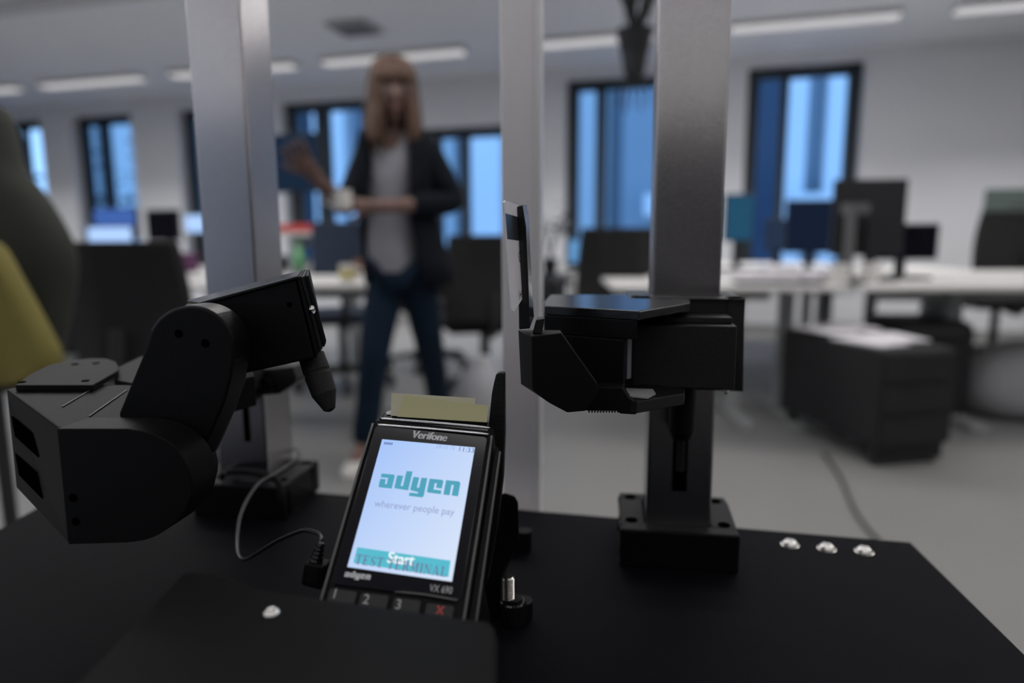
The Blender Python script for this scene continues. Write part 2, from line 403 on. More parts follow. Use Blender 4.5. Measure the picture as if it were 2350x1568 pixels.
def mug(p, label, mat=None, r=.04, h=.09, rz=0, band=None, grp='mugs and cups'):
    t = thing('mug', label, 'mug', p, rz, grp); l = L(t)
    build('cup', B().lathe(l(0, 0, 0), [(r*.8, 0), (r, .008), (r, h), (r-.004, h), (r-.005, .01), (.001, .008)], n=20), mat or m_cup, t, smooth=False)
    build('handle', B().tube([l(r, 0, h*.8), l(r+.025, 0, h*.75), l(r+.028, 0, h*.4), l(r, 0, h*.2)], .005, 8, 4), mat or m_cup, t)
    if band: build('printed_band', B().lathe(l(0, 0, h*.25), [(r+.0005, 0), (r+.0006, h*.45)], n=20), band, t)
    return t
def book_box(name, c, size, rz, mat, label, cat, group=None):
    return tag(build(name, B().box(c, size, rz), mat, bevel=min(size)*.15), label, cat, group)

# --- left side
p = aty(270, 640, 4.0); desk((p.x-.05, 4.02), RY, 1.4, .7, .74, 'white desk at the far left behind two black chairs')
t_deskL = p
def on(x, y, z=.745, dz=0): q = atz(x, y, z); return Vector((q.x, q.y, z+dz))
DEZ = .7405
q = aty(236, 552, 4.25); monitor((q.x, 4.35, DEZ), RY, .36, .20, .93, 'brightly lit pale blue screen at the far left desk', m_scr_pale)
q = aty(232, 497, 5.3)
desk((q.x+.15, 5.15), RY, 2.4, .7, .74, 'second white desk at the far left, in front of the leftmost windows')
monitor((q.x, 5.5, DEZ), RY, .42, .24, 1.07, 'blue monitor behind the brightly lit pale screen', E('lit_screen_deep', (.055, .13, .42), 1))
q = aty(360, 512, 5.3); monitor((q.x, 5.4, DEZ), RY, .30, .24, 1.05, 'dark monitor below the wall between the two left windows')
q = aty(430, 508, 5.2); monitor((q.x, 5.35, DEZ), RY, .20, .15, 1.06, 'small lit screen beside the left steel post', m_scr_pale)
q = aty(262, 700, 3.35); office_chair((q.x, 3.35), PI+.15, 'black office chair at the far left, left one of the pair', zb=.5, ht=.44, wback=.40)
q = aty(403, 700, 2.65); office_chair((q.x, 2.65), PI-.15, 'black office chair just left of the left steel post', zb=.54, ht=.46, wback=.44)
q = atz(362, 618, DEZ); mug((aty(352, 600, 4.12).x, 4.12, DEZ), 'white cup on the far left desk', grp='mugs and cups')
q = aty(395, 590, 4.2); book_box('storage_box', (q.x+.03, 4.28, DEZ+.06), (.14, .12, .12), RY, M('purple_card', (.10, .03, .09), .7), 'small purple box on the far left desk', 'box')
q = aty(145, 690, 4.3); book_box('computer_case', (q.x, 4.3, .26), (.18, .4, .42), RY, m_wmetal, 'pale computer case under the far left desk', 'computer')
q = aty(205, 560, 4.15); book_box('paper_stack', (q.x+.02, 4.13, DEZ+.02), (.24, .14, .04), RY, m_paper, 'stack of papers in front of the bright pale screen', 'papers')

# coats at the far left
def rows(spec, Y, thick, fold=.02, n=28, seed=1):
    rr = random.Random(seed); rings = []
    ph = [rr.uniform(0, 6) for _ in range(3)]
    for j, (y, xa, xb) in enumerate(spec):
        a, c = aty(xa, y, Y), aty(xb, y, Y); mid = (a+c)/2; hw = (c-a).length/2; ring = []
        for i in range(n):
            an = 2*PI*i/n; f = 1+fold*4*math.sin(an*5+ph[0]+j*.25)
            ring.append(mid+Vector((hw*math.cos(an), thick*math.sin(an)*f, 0)))
        rings.append(ring)
    return rings
t = thing('coat_stand', 'coat stand at the far left edge, mostly hidden by coats', 'coat stand', (aty(-60, 500, 1.75).x, 1.75, 0)); l = L(t)
build('pole', B().cyl(l(0, 0, .02), l(0, 0, 1.55), .018), m_cpla, t)
build('base', B().lathe(l(0, 0, 0), [(.20, 0), (.20, .012), (.03, .03)]), m_cpla, t)
for sgx in (-1, 1): build('hook', B().tube([l(0, 0, 1.5), l(sgx*.06, 0, 1.5), l(sgx*.09, 0, 1.54)], .008, 8, 3), m_cpla, t)
rg = rows([(225, -130, -25), (255, -150, 2), (330, -160, 24), (390, -165, 36), (430, -165, 84), (500, -160, 130), (560, -160, 165), (620, -160, 175), (700, -150, 160), (800, -140, 140), (870, -130, 115), (900, -120, 60)], 1.75, .12, seed=3)
o = build('hanging_coat', B().loft(rg), M('olive_wool', (.028, .030, .024), .95, var=.3, vscale=5), subsurf=1, smooth=True); tag(o, 'dark olive-grey coat hanging at the far left edge', 'coat')
rg = rows([(545, -90, -12), (600, -95, 22), (680, -95, 70), (760, -95, 115), (835, -90, 158), (858, -80, 130), (885, -60, 40)], 1.55, .05, fold=.05, seed=5)
o = build('yellow_cloth', B().loft(rg), M('yellow_fabric', (.20, .17, .045), .9, var=.15, vscale=6), subsurf=1, smooth=True); tag(o, 'yellow cloth hanging in front of the dark olive coat', 'cloth')

# --- middle: desk behind the woman
p = atz(720, 654, .74)
desk((p.x-.18, p.y+.02), math.radians(-4), 1.25, .8, .74, 'white desk left of the woman with green bottle and mug on it')
YC = p.y
q = atz(686, 618, DEZ); t = thing('bottle', 'green bottle on the desk left of the woman', 'bottle', (q.x, q.y, DEZ)); l = L(t); m_gr = M('green_plastic', (.16, .42, .20), .35)
build('bottle_body', B().lathe(l(0, 0), [(.034, 0), (.038, .01), (.038, .09), (.030, .115), (.014, .15), (.013, .165)], n=20), m_gr, t)
build('cap', B().cyl(l(0, 0, .166), l(0, 0, .19), .016), M('pale_green', (.3, .5, .36), .4), t)
q = atz(745, 622, DEZ); book_box('paper_stack', (q.x, q.y+.15, DEZ+.03), (.24, .20, .06), .1, m_paper, 'white paper stack behind the green bottle', 'papers')
q = atz(798, 648, DEZ); mug((q.x, q.y, DEZ), 'white mug with yellow print at the right end of the desk near the woman', band=M('yellow_print', (.5, .42, .12), .5), r=.036, h=.085)
q = atz(832, 628, DEZ); book_box('wooden_box', (q.x, q.y-.02, DEZ+.04), (.10, .10, .08), .2, M('brown_card', (.16, .075, .05), .8), 'small brown box behind the yellow-printed mug', 'box')
q = atz(640, 622, DEZ); book_box('desk_speaker', (q.x-.02, q.y, DEZ+.05), (.14, .14, .10), .0, m_mon, 'black speaker box left of the green bottle', 'speaker')
q = atz(790, 600, DEZ); book_box('red_notebook', (q.x+.03, 3.55, DEZ+.012), (.2, .15, .022), .3, M('red_cover', (.32, .04, .035), .6), 'red notebook lying on the desk behind the papers', 'notebook')
q = aty(660, 533, 4.7); desk((aty(690, 540, 4.75).x, 4.75), RY, 1.0, .6, q.z, 'raised standing desk carrying a red box, behind the green bottle')
zs = q.z+.0005
q = aty(672, 512, 4.95); book_box('red_box', (q.x, 4.95, zs+.028), (.30, .22, .055), RY, M('red_card', (.50, .05, .04), .6), 'flat red box on the raised standing desk', 'box')
q = aty(678, 375, 5.15); monitor((q.x, 5.15, zs), RY, .42, .42, q.z, 'large dark monitor on the raised standing desk', E('screen_navy', (.010, .022, .045), 1))
q = aty(778, 560, 4.32); office_chair((q.x, 4.32), PI+.3, 'dark blue office chair between desk and woman', zb=.66, ht=.44, wback=.36, mat=m_navy)
q = aty(818, 522, 4.95); monitor((q.x, 4.93, zs), RY, .16, .10, q.z+.02, 'small bright blue screen beside the woman', E('lit_screen_azure', (.10, .36, .85), 1))
q = aty(795, 585, 4.3); 
q = aty(1112, 700, 3.95); office_chair((q.x, 3.95), PI+.2, 'black office chair between the woman and the white upright', zb=.56, ht=.46, wback=.52)
q = aty(985, 700, 4.95); office_chair((q.x, 4.95), .5, 'black office chair right behind the legs of the woman', zb=.5, ht=.40)
q = atz(1090, 900, 0)
rg = []
for j, (z, r) in enumerate(((.0, .20), (.06, .25), (.16, .24), (.26, .17), (.33, .07), (.36, .09))):
    r *= .62; rg.append([Vector((aty(1105, 850, 3.4).x+r*(1+.12*math.sin(i*2.3+j))*math.cos(2*PI*i/20), 3.4+r*.8*math.sin(2*PI*i/20), z)) for i in range(20)])
o = build('plastic_bag', B().loft(rg), M('pale_plastic', (.42, .42, .45), .4), subsurf=1, smooth=True); tag(o, 'pale plastic bag on the floor left of the white upright', 'bag')

# --- behind, between white upright and steel post
def plant(p, pr, ph_, label, stems, mpot, name='potted_plant', up=.5, hang=False, grp=None, seed=2, leaf=.07):
    t = thing(name, label, 'plant', p); l = L(t); rr = random.Random(seed)
    if pr: build('pot', B().lathe(l(0, 0), [(pr*.7, 0), (pr, ph_), (pr*.9, ph_), (pr*.85, ph_*.9), (.001, ph_*.88)], n=20), mpot, t)
    for k in range(stems):
        a = rr.uniform(0, 2*PI); r_ = rr.uniform(.4, 1)*up*.45; top = l(math.cos(a)*r_, math.sin(a)*r_, ph_+up*rr.uniform(.6, 1))
        m1 = l(math.cos(a)*r_*.3, math.sin(a)*r_*.3, ph_+up*.4)
        st = build('stem', B().tube([l(0, 0, ph_*.8), m1, top], .006, 6, 4), m_leafd, t)
        b = B()
        for j in range(5):
            c = m1.lerp(top, .2+.2*j); an = rr.uniform(0, 2*PI); d = Vector((math.cos(an), math.sin(an), rr.uniform(-.2, .5))).normalized()*leaf
            s_ = d.cross(Vector((0, 0, 1))).normalized()*leaf*.28; n_ = Vector((0, 0, .008))
            b.add([c, c+d*.5+s_, c+d, c+d*.5-s_, c+d*.5+n_], [(0, 1, 4), (1, 2, 4), (2, 3, 4), (3, 0, 4)])
        build('leaves', b, m_leafd, st)
    return t
m_leafd = M('dark_leaves', (.012, .018, .016), .6)
q = aty(1262, 650, 5.4)
book_box('low_cabinet', (aty(1262, 650, 5.4).x, 5.4, .33), (.22, .3, .66), RY, m_mon, 'low black cabinet under the plant by the window pier', 'cabinet')
plant((q.x, 5.4, .66), .07, .12, 'dark leafy plant on the low black cabinet', 7, m_mon, up=.42, leaf=.12)
q = aty(1338, 640, 5.6); book_box('white_cabinet', (q.x+.10, 5.6, .33), (.36, .4, .66), RY, m_white, 'white cabinet left of the thick steel post', 'cabinet')
q = aty(1328, 590, 5.5); monitor((q.x+.05, 5.55, .661), RY, .26, .20, .83, 'light blue screen on the white cabinet', E('lit_screen_sky', (.13, .33, .62), 1))
q = aty(1400, 700, 4.4); office_chair((q.x-.02, 4.4), PI+.1, 'black office chair seen left of the thick steel post', zb=.56, ht=.50, wback=.50)
q = aty(1490, 700, 4.95); office_chair((q.x+.02, 4.98), PI-.2, 'black office chair half hidden by the thick steel post', zb=.56, ht=.46, wback=.5)
# hanging planter
q = aty(1455, 178, 3.2)
t = thing('hanging_planter', 'black hanging planter with dark stems under the ceiling', 'plant', q); l = L(t)
build('pot', B().lathe(l(0, 0), [(.030, 0), (.045, .01), (.06, .10), (.085, .20), (.078, .20), (.05, .09), (.001, .06)], n=20), m_mon, t)
rr = random.Random(5)
for k in range(11):
    a = rr.uniform(0, 2*PI); r_ = rr.uniform(.05, .17)
    st = build('stem', B().tube([l(0, 0, .15), l(math.cos(a)*r_*.5, math.sin(a)*r_*.5, .32), l(math.cos(a)*r_, math.sin(a)*r_, .42+rr.uniform(0, .15))], .010, 6, 4), m_leafd, t)
    b = B()
    for j in range(5):
        c = l(math.cos(a)*r_*(.5+.12*j), math.sin(a)*r_*(.5+.12*j), .3+.05*j); an = rr.uniform(0, 6.3); d = Vector((math.cos(an), math.sin(an), .6))*.06; s_ = Vector((-math.sin(an), math.cos(an), 0))*.016
        b.add([c, c+d*.5+s_, c+d, c+d*.5-s_], [(0, 1, 2, 3)])
    build('leaves', b, m_leafd, st)
for k in range(3):
    a = 2*PI*k/3; build('cord', B().cyl(l(.08*math.cos(a), .08*math.sin(a), .2), Vector((q.x, q.y, CEIL)), .003, n=6), m_mon, t)
b = B()
for k in range(5): b.tube([l(0, 0, .01), l(.03*(k-2), .02*math.sin(k), -.06), l(.035*(k-2), .02*math.sin(k), -.13-.02*(k % 2))], (.008, .003), 6, 4)
build('roots', b, m_leafd, t)

# --- right side desks
RDZ = .7155
R3 = math.radians(-3)
for (x, y, w_, lg, lab) in ((1.03, 3.20, 1.10, (.12, .38), 'white desk right of the thick steel post, front row, beside the black pedestal'),
                        (2.50, 3.12, 1.72, (-.25, .6), 'white desk at the right edge, front row, above the pale bag'),
                        (1.55, 3.935, 1.50, (-.4, .4), 'white desk in the second row behind the grey stand'),
                        (3.04, 3.86, 1.40, (-.3, .4), 'white desk in the second row at the right edge'),
                        (1.86, 4.66, 1.26, (-.4, .4), 'white desk in the third row, below the right window'),
                        (2.80, 4.60, .60, (-.2, .2), 'short white desk in the third row, left of the tall chair'),
                        (2.06, 5.39, 1.20, (-.4, .4), 'white desk in the last row nearest the right window')):
    desk((x, y), R3, w_, .72, .715, lab, legs=lg)
q = aty(1945, 640, 3.15)
t = monitor((aty(1985, 600, 3.6).x, 3.6, RDZ), math.radians(-6), .36, .39, aty(1985, 500, 3.6).z, 'big black monitor on the right desk', None, 0, -1)
q = aty(1946, 600, 3.38); tag(build('desk_stand', B().cyl(Vector((q.x, 3.38, RDZ+.01)), Vector((q.x, 3.38, aty(1946, 470, 3.38).z)), .024).lathe((q.x, 3.38, RDZ), [(.09, 0), (.09, .014), (.03, .02)]).box((q.x+.04, 3.42, aty(1946, 478, 3.38).z), (.12, .05, .05)), M('grey_stand', (.11, .11, .115), .5)), 'grey desk stand in front of the big black monitor', 'stand')
q = aty(2092, 555, 3.68); monitor((q.x-.03, 3.68, RDZ), math.radians(-4), .32, .19, q.z, 'low dark screen right of the big black monitor', None, 0, 1)
q = aty(1865, 520, 4.5); monitor((q.x, 4.5, RDZ), math.radians(-9), .34, .34, q.z, 'dark monitor left of the big black monitor', E('screen_dusk', (.008, .014, .032), 1), 0, 1)
q = aty(1790, 540, 4.75); monitor((q.x, 4.75, RDZ), math.radians(-9), .20, .22, q.z, 'small dark monitor under the right window', E('screen_slate', (.02, .035, .07), 1), 0, 1)
q = aty(1696, 500, 4.7); monitor((q.x, 4.7, RDZ), math.radians(-9), .20, .32, q.z, 'dark teal monitor beside the thick steel post', m_scr_teal, 0, 1)
q = aty(1932, 603, 3.3); mug((q.x-.01, 3.3, RDZ), 'white mug left of the grey monitor arm', r=.045, h=.10)
q = aty(1998, 590, 3.4); mug((q.x, 3.4, RDZ), 'white cup right of the grey monitor arm', r=.04, h=.10)
for k, (x, y, dz, rz, lab) in enumerate(((1730, 622, 0, .3, 'white sheets of paper beside the thick steel post'), (1798, 604, 0, -.2, 'middle white paper pile on the right desk'), (1862, 622, 0, .3, 'white paper pile next to the white mug'))):
    q = atz(x, y, RDZ); q.y = min(q.y, 3.6+.02*k); hh = (.05, .08, .05)[k]; book_box('paper_stack', (aty(x, y, q.y).x, q.y, RDZ+hh/2), (.14, .20, hh), rz, m_paper, lab, 'papers')
q = aty(1760, 590, 3.4); book_box('keyboard', (q.x+.03, 3.33, RDZ+.008), (.40, .13, .014), -.15, m_cpla, 'dark keyboard among the papers on the right desk', 'keyboard')
q = aty(2330, 560, 6.0); office_chair((3.56, 5.0), PI-.12, 'tall black office chair at the right edge with a grey-green top', zb=.74, ht=.47, wback=.62, extra=M('grey_green_mesh', (.10, .13, .125), .8))
q = aty(2100, 730, 3.75); book_box('low_cabinet', (q.x-.08, 3.6, .26), (.42, .4, .52), R3, m_mon, 'low black cabinet under the front right desk, behind the black pedestal', 'cabinet')
q = aty(2160, 700, 3.7); book_box('white_box', (q.x, 3.7, aty(2160, 700, 3.7).z), (.13, .12, .12), 0, m_wmetal, 'small white box hanging under the right desk', 'box')
q = aty(1990, 745, 3.3); 
# pedestal
rzp = math.radians(11.8); fl = atz(2010, 1078, 0); pc = Vector((fl.x, fl.y, 0))+Matrix.Rotation(rzp, 3, 'Z') @ Vector((.17, .345, 0))
t = thing('drawer_pedestal', 'black drawer pedestal on castors with papers on top', 'pedestal', (pc.x, pc.y, 0), rzp); l = L(t)
m_ped = M('black_pedestal', (.010, .0105, .0125), .6)
build('body', B().box(l(0, 0, .29), (.34, .68, .40), rzp), m_ped, t, bevel=.006)
for k in range(3):
    dr = build('drawer', B().box(l(0, -.348, .16+.13*k), (.32, .016, .118), rzp), m_ped, t, bevel=.002)
    build('handle', B().box(l(0, -.36, .205+.13*k), (.12, .012, .012), rzp), m_cpla, dr)
for a_, b_ in ((-.13, -.29), (.13, -.29), (-.13, .29), (.13, .29)):
    build('castor', B().cyl(l(a_-.012, b_, .03), l(a_+.012, b_, .03), .03, n=14).box(l(a_, b_, .065), (.03, .03, .05), rzp), m_cpla, t)
build('side_panel', B().box(l(0, -.30, .08), (.32, .05, .12), rzp), m_ped, t)
rr = random.Random(9)
for k, (dx, dy, a, lab) in enumerate(((-.06, -.12, .5, 'front left white paper on the black pedestal'), (.09, -.08, -.3, 'front right white paper on the black pedestal'), (-.08, .14, .1, 'back left white paper on the black pedestal'), (.07, .17, -.6, 'back right white paper on the black pedestal'))):
    c = l(dx, dy, .4905+.008*(k+1)-.004); book_box('paper', (c.x, c.y, c.z), (.17, .26, .0078), rzp+a*.4, m_paper, lab, 'paper', 'papers on the black pedestal')
# grey bag at the right
c0 = aty(2360, 870, 3.5); rg = []
for j, (z, r) in enumerate(((.10, .26), (.16, .33), (.28, .34), (.40, .27), (.48, .14), (.50, .04))):
    rg.append([Vector((c0.x+r*(1+.06*math.sin(i*1.7+j))*math.cos(2*PI*i/24), 3.55+r*.8*math.sin(2*PI*i/24), z-.1)) for i in range(24)])
o = build('bean_bag', B().loft(rg), M('grey_fabric_bag', (.26, .26, .275), .8, var=.1, vscale=9), subsurf=1, smooth=True); tag(o, 'light grey soft bag on the floor under the right desk', 'bag')
# floor cable
pts = [atz(x, y, .006) for x, y in ((1890, 1040), (1930, 1100), (1960, 1170), (2010, 1235), (2090, 1290), (2200, 1400))]
tag(build('floor_cable', B().tube(pts, .006, 8), m_cpla), 'dark cable running over the floor right of the plate', 'cable')

# ---------------------------------------------------------------- the woman
def skin_mesh(V, R_, Ed, root=0, sub=2, mat=None, name='body'):
    me = bpy.data.meshes.new('sk'); me.from_pydata([tuple(v) for v in V], Ed, [])
    o = bpy.data.objects.new('sk', me); COL.objects.link(o)
    md = o.modifiers.new('s', 'SKIN'); md.use_smooth_shade = True; md.branch_smoothing = .3
    for i, r in enumerate(R_):
        sv = me.skin_vertices[0].data[i]; sv.radius = r if isinstance(r, tuple) else (r, r); sv.use_root = (i == root)
    s = o.modifiers.new('u', 'SUBSURF'); s.levels = sub; s.render_levels = sub
    bpy.context.view_layer.update(); dg = bpy.context.evaluated_depsgraph_get()
    m2 = bpy.data.meshes.new_from_object(o.evaluated_get(dg))
    vs = [Vector(v.co) for v in m2.vertices]; fs = [tuple(p.vertices) for p in m2.polygons]
    bpy.data.objects.remove(o); bpy.data.meshes.remove(m2)
    return B().add(vs, fs)
PY = 2.78
def pp(x, y, Y=PY): return aty(x, y, Y)
root = atz(905, 1040, 0)
wo_ = thing('person', 'standing woman in dark jacket, light grey shirt and blue jeans, holding a white mug', 'person', (pp(910, 700).x, PY, 0))
m_skin = M('skin', (.17, .10, .082), .55, var=.08, vscale=6)
m_hair = M('red_blond_hair', (.095, .050, .031), .6, var=.5, vscale=14, bump=.6, bscale=60, stretch=(1, 1, .15))
m_jean = M('blue_denim', (.008, .018, .036), .9, spec=.2, var=.15, vscale=10, bump=.3, bscale=400)
m_jack = M('dark_navy_jacket', (.0045, .007, .012), .9, spec=.2)
m_shirt = M('light_grey_shirt', (.24, .24, .275), .8, var=.05, vscale=8, bump=.3, bscale=40)
m_shoe = M('white_shoe', (.6, .58, .56), .6)
hip = pp(918, 585); wai = pp(905, 470); che = pp(908, 350); nek = pp(900, 282, PY-.02); hed = pp(900, 235, PY-.03)
lhL, lhR = pp(888, 625), pp(958, 625)
kL, aL = pp(858, 820, PY-.06), pp(838, 1015, PY+.02)
fL = Vector((pp(815, 1080, PY-.1).x, PY-.12, .035))
kR, aR = pp(985, 790, PY+.12), pp(1010, 925, PY+.42)
aR.z = max(aR.z, .10)
fR = Vector((aR.x+.04, aR.y-.13, .04))
shL, shR = pp(850, 318), pp(972, 315)
elL, wrL, haL = pp(795, 472, PY-.14), pp(735, 420, PY-.38), pp(700, 375, PY-.46)
elR, wrR, haR = pp(1046, 466, PY-.02), pp(865, 474, PY-.24), pp(822, 470, PY-.27)
V = [hip, wai, che, nek, hed, lhL, kL, aL, fL, lhR, kR, aR, fR, shL, elL, wrL, haL, shR, elR, wrR, haR]
Rr = [(.092, .07), (.085, .065), (.100, .075), (.046, .046), (.05, .055), .075, .052, .036, (.035, .03), .075, .052, .036, (.035, .03), .048, .037, .026, (.034, .018), .048, .037, .026, (.034, .018)]
Ed = [(0, 1), (1, 2), (2, 3), (3, 4), (0, 5), (5, 6), (6, 7), (7, 8), (0, 9), (9, 10), (10, 11), (11, 12), (2, 13), (13, 14), (14, 15), (15, 16), (2, 17), (17, 18), (18, 19), (19, 20)]
def fingers(hand, wrist, curl, side, spread=.35):
    """five fingers from the palm"""
    f = (hand-wrist).normalized(); s = f.cross(Vector((0, -1, .2))).normalized()*side; nrm = f.cross(s).normalized()
    i0 = V.index(hand)
    for k, (off, ln) in enumerate(((-.030, .062), (-.010, .070), (.010, .066), (.028, .052))):
        a = hand+f*.028+s*off; d = (f+s*spread*off/.03*.35).normalized()
        q1 = a+d*ln*.5+curl*ln*.18; q2 = a+d*ln*(.95)+curl*ln*.6
        n = len(V); V.extend([a, q1, q2]); Rr.extend([.0095, .0085, .007]); Ed.extend([(i0, n), (n, n+1), (n+1, n+2)])
    a = hand-f*.01-s*.034; q1 = a-s*.022+f*.025+curl*.01; q2 = q1+f*.028-s*.006+curl*.016
    n = len(V); V.extend([a, q1, q2]); Rr.extend([.011, .009, .0075]); Ed.extend([(i0, n), (n, n+1), (n+1, n+2)])
fingers(haL, wrL, Vector((.15, -.3, .1)), 1)
fingers(haR, wrR, Vector((0, .8, -.1)), 1, .1)
bb = skin_mesh(V, Rr, Ed, 0, 2)
# head with a face, turned a little towards the right of the photo
HY = math.radians(14); HR = Matrix.Rotation(HY, 3, 'Z')
hc = pp(902, 222, PY-.04)
n = 36; m = 28; vs = []; fs = []
def gs(x, c, s): return math.exp(-((x-c)/s)**2)
for j in range(m+1):
    th = PI*j/m
    for i in range(n):
        ph = 2*PI*i/n; x = math.sin(th)*math.sin(ph); y = -math.sin(th)*math.cos(ph); z = math.cos(th)
        wx, wy, wz = .074, .095, .118
        if z < 0: k = 1-.32*(-z)**1.3; wx *= k
        X, Y_, Z = x*wx, y*wy, z*wz
        if y < 0:
            fx = X/.074
            Y_ -= .024*gs(fx, 0, .17)*gs(Z, -.018, .020)                      # nose
            Y_ -= .006*gs(fx, 0, .13)*gs(Z, .01, .03)
            Y_ += .009*(gs(fx, .42, .2)+gs(fx, -.42, .2))*gs(Z, .008, .014)   # eye sockets
            Y_ -= .006*gs(fx, 0, .38)*gs(Z, -.055, .010)                      # lips
            Y_ += .004*gs(fx, 0, .4)*gs(Z, -.056, .003)
            Y_ -= .009*gs(fx, 0, .3)*gs(Z, -.092, .018)                       # chin
            Y_ -= .003*gs(Z, .03, .012)
        vs.append(hc+HR @ Vector((X, Y_, Z)))
for j in range(m): fs += [(j*n+i, (j+1)*n+i, (j+1)*n+(i+1) % n, j*n+(i+1) % n) for i in range(n)]
bb.add(vs, fs)
for sg in (-1, 1): bb.ball(hc+HR @ Vector((sg*.074, .01, -.005)), .03, 12, (.3, .6, 1), HR)   # ears
build('body', bb, m_skin, wo_, smooth=True)
m_eye = M('eye', (.5, .5, .5), .2); m_iris = M('iris', (.03, .03, .03), .2); m_lip = M('lips', (.19, .075, .065), .5)
for sg in (-1, 1):
    e = build('eye', B().ball(hc+HR @ Vector((sg*.030, -.080, .008)), .0115, 14), m_eye, wo_, smooth=True)
    build('iris', B().ball(hc+HR @ Vector((sg*.030, -.0885, .008)), .0052, 10), m_iris, e, smooth=True)
    build('eyebrow', B().tube([hc+HR @ Vector((sg*.014, -.092, .026)), hc+HR @ Vector((sg*.030, -.090, .031)), hc+HR @ Vector((sg*.046, -.078, .026))], .003, 6, 3), m_hair, wo_, smooth=True)
build('lips', B().ball(hc+HR @ Vector((0, -.0945, -.055)), .022, 14, (1, .3, .32), HR), m_lip, wo_, smooth=True)
# hair: open towards the face, falling to the shoulders
rings = []
for j in range(17):
    t_ = j/16; z = .135-t_*.42; ring = []
    for i in range(25):
        ph = -PI*.80+1.60*PI*i/24          # 0 = back of the head
        if t_ < .34: th = math.acos(max(-1, min(1, 1-t_/.34*1.0))); r = math.sin(th)
        else: r = 1.0+.16*math.sin((t_-.34)*3.2)
        wav = 1+.035*math.sin(i*2.1+j*.5)
        zz = z if t_ >= .34 else .135*math.cos(th)
        fr = max(0, abs(ph)-PI*.55)/(PI*.25)
        if t_ < .34: rr_ = r
        else: rr_ = r
        x_ = .088*rr_*wav*math.sin(ph); y_ = .108*rr_*wav*math.cos(ph)+.008
        if t_ > .34: y_ = y_*(1-.25*(t_-.34)) - .01*(t_-.34)
        if t_ > .34: zz = -.0-(t_-.34)*.27-.01*math.sin(i*1.7)
        ring.append(hc+HR @ Vector((x_, y_, zz+.002)))
    rings.append(ring)
o = build('hair', B().loft(rings, closed=False, caps=False), m_hair, wo_, smooth=True, solid=.022)
b = B()
for i in range(44):
    ph = -PI*.84+1.68*PI*i/43; k = 1+.05*math.sin(i*3.3)
    top = hc+HR @ Vector((.02*math.sin(ph), .02*math.cos(ph)-.01, .138)); p1 = hc+HR @ Vector((.09*math.sin(ph), .105*math.cos(ph), .03))
    p2 = hc+HR @ Vector((.100*k*math.sin(ph), .104*k*math.cos(ph)*.95, -.09)); p3 = hc+HR @ Vector((.092*k*math.sin(ph), .085*k*math.cos(ph), -.205-.02*math.sin(i*1.9)))
    p05 = hc+HR @ Vector((.072*math.sin(ph), .085*math.cos(ph), .112))
    b.tube([top, p05, p1, p2, p3], (.013, .006), 6, 4)
for i in range(13):
    x0 = -.062+.0103*i
    b.tube([hc+HR @ Vector((x0*.3, -.02, .136)), hc+HR @ Vector((x0*.8, -.075, .105)), hc+HR @ Vector((x0*1.05, -.100, .062)), hc+HR @ Vector((x0*1.2, -.098, .036+.003*(i % 3)))], (.011, .005), 6, 4)
build('hair_strands', b, m_hair, o, smooth=True)
# clothes
def trunk(spec, a0=0, a1=2*PI, n=36, yb=0):
    """rings (pixel row, left column, right column, half depth); a0..a1 opens the front (angle 0 = front)"""
    rg = []
    for (y, xa, xb, dp) in spec:
        A_, B_ = pp(xa, y), pp(xb, y); c = (A_+B_)/2+Vector((0, yb, 0)); hw = (B_-A_).length/2; ring = []
        k = n if a1-a0 >= 2*PI-.01 else n+1
        for i in range(k):
            t2 = a0+(a1-a0)*i/n; ring.append(c+Vector((hw*math.sin(t2), -dp*math.cos(t2), 0)))
        rg.append(ring)
    return rg
sp = [(296, 862, 932, .055), (312, 845, 968, .075), (350, 836, 972, .105), (420, 838, 968, .105), (500, 842, 962, .10), (560, 840, 966, .108), (592, 840, 970, .116), (622, 848, 966, .112)]
rg = trunk(sp)
for j, dz in enumerate((.115, .075, .030)):
    for i in range(36):
        a = 2*PI*i/36; a = a-2*PI if a > PI else a
        rg[j][i] += Vector((0, 0, -dz*max(0, 1-abs(a+.1)/.75)))
build('shirt', B().loft(rg, caps=False), m_shirt, wo_, smooth=True)
sp = [(292, 850, 958, .062), (308, 826, 992, .088), (350, 818, 1004, .122), (420, 822, 1000, .122), (500, 826, 1002, .120), (560, 832, 1018, .130), (600, 836, 1030, .135), (650, 840, 1040, .135)]
b = B().loft(trunk(sp, .42, 2*PI-1.02), closed=False)
jk = build('jacket', b, m_jack, wo_, smooth=True, solid=.012)
def sleeve(a, m_, c, r0, r1, r2):
    return skin_mesh([a, a.lerp(m_, .5), m_, m_.lerp(c, .5), c], [r0, (r0+r1)/2, r1, (r1+r2)/2, r2], [(0, 1), (1, 2), (2, 3), (3, 4)], 0, 2)
build('left_sleeve', sleeve(shR+Vector((-.015, 0, -.01)), elR, elR.lerp(wrR, .62), .068, .056, .042), m_jack, jk, smooth=True)
build('right_sleeve', sleeve(shL+Vector((.015, 0, -.01)), elL, elL.lerp(wrL, .20), .060, .050, .044), m_jack, jk, smooth=True)
for sg, xs in ((1, 946), (-1, 836)):
    pl_ = [pp(xs-6*sg, 298, PY-.09), pp(xs+14*sg, 300, PY-.09), pp(xs+16*sg, 400, PY-.135), pp(xs-8*sg, 470, PY-.135)]
    build('lapel', B().prism(pl_, (0, -.010, 0)), m_jack, jk, bevel=.003)
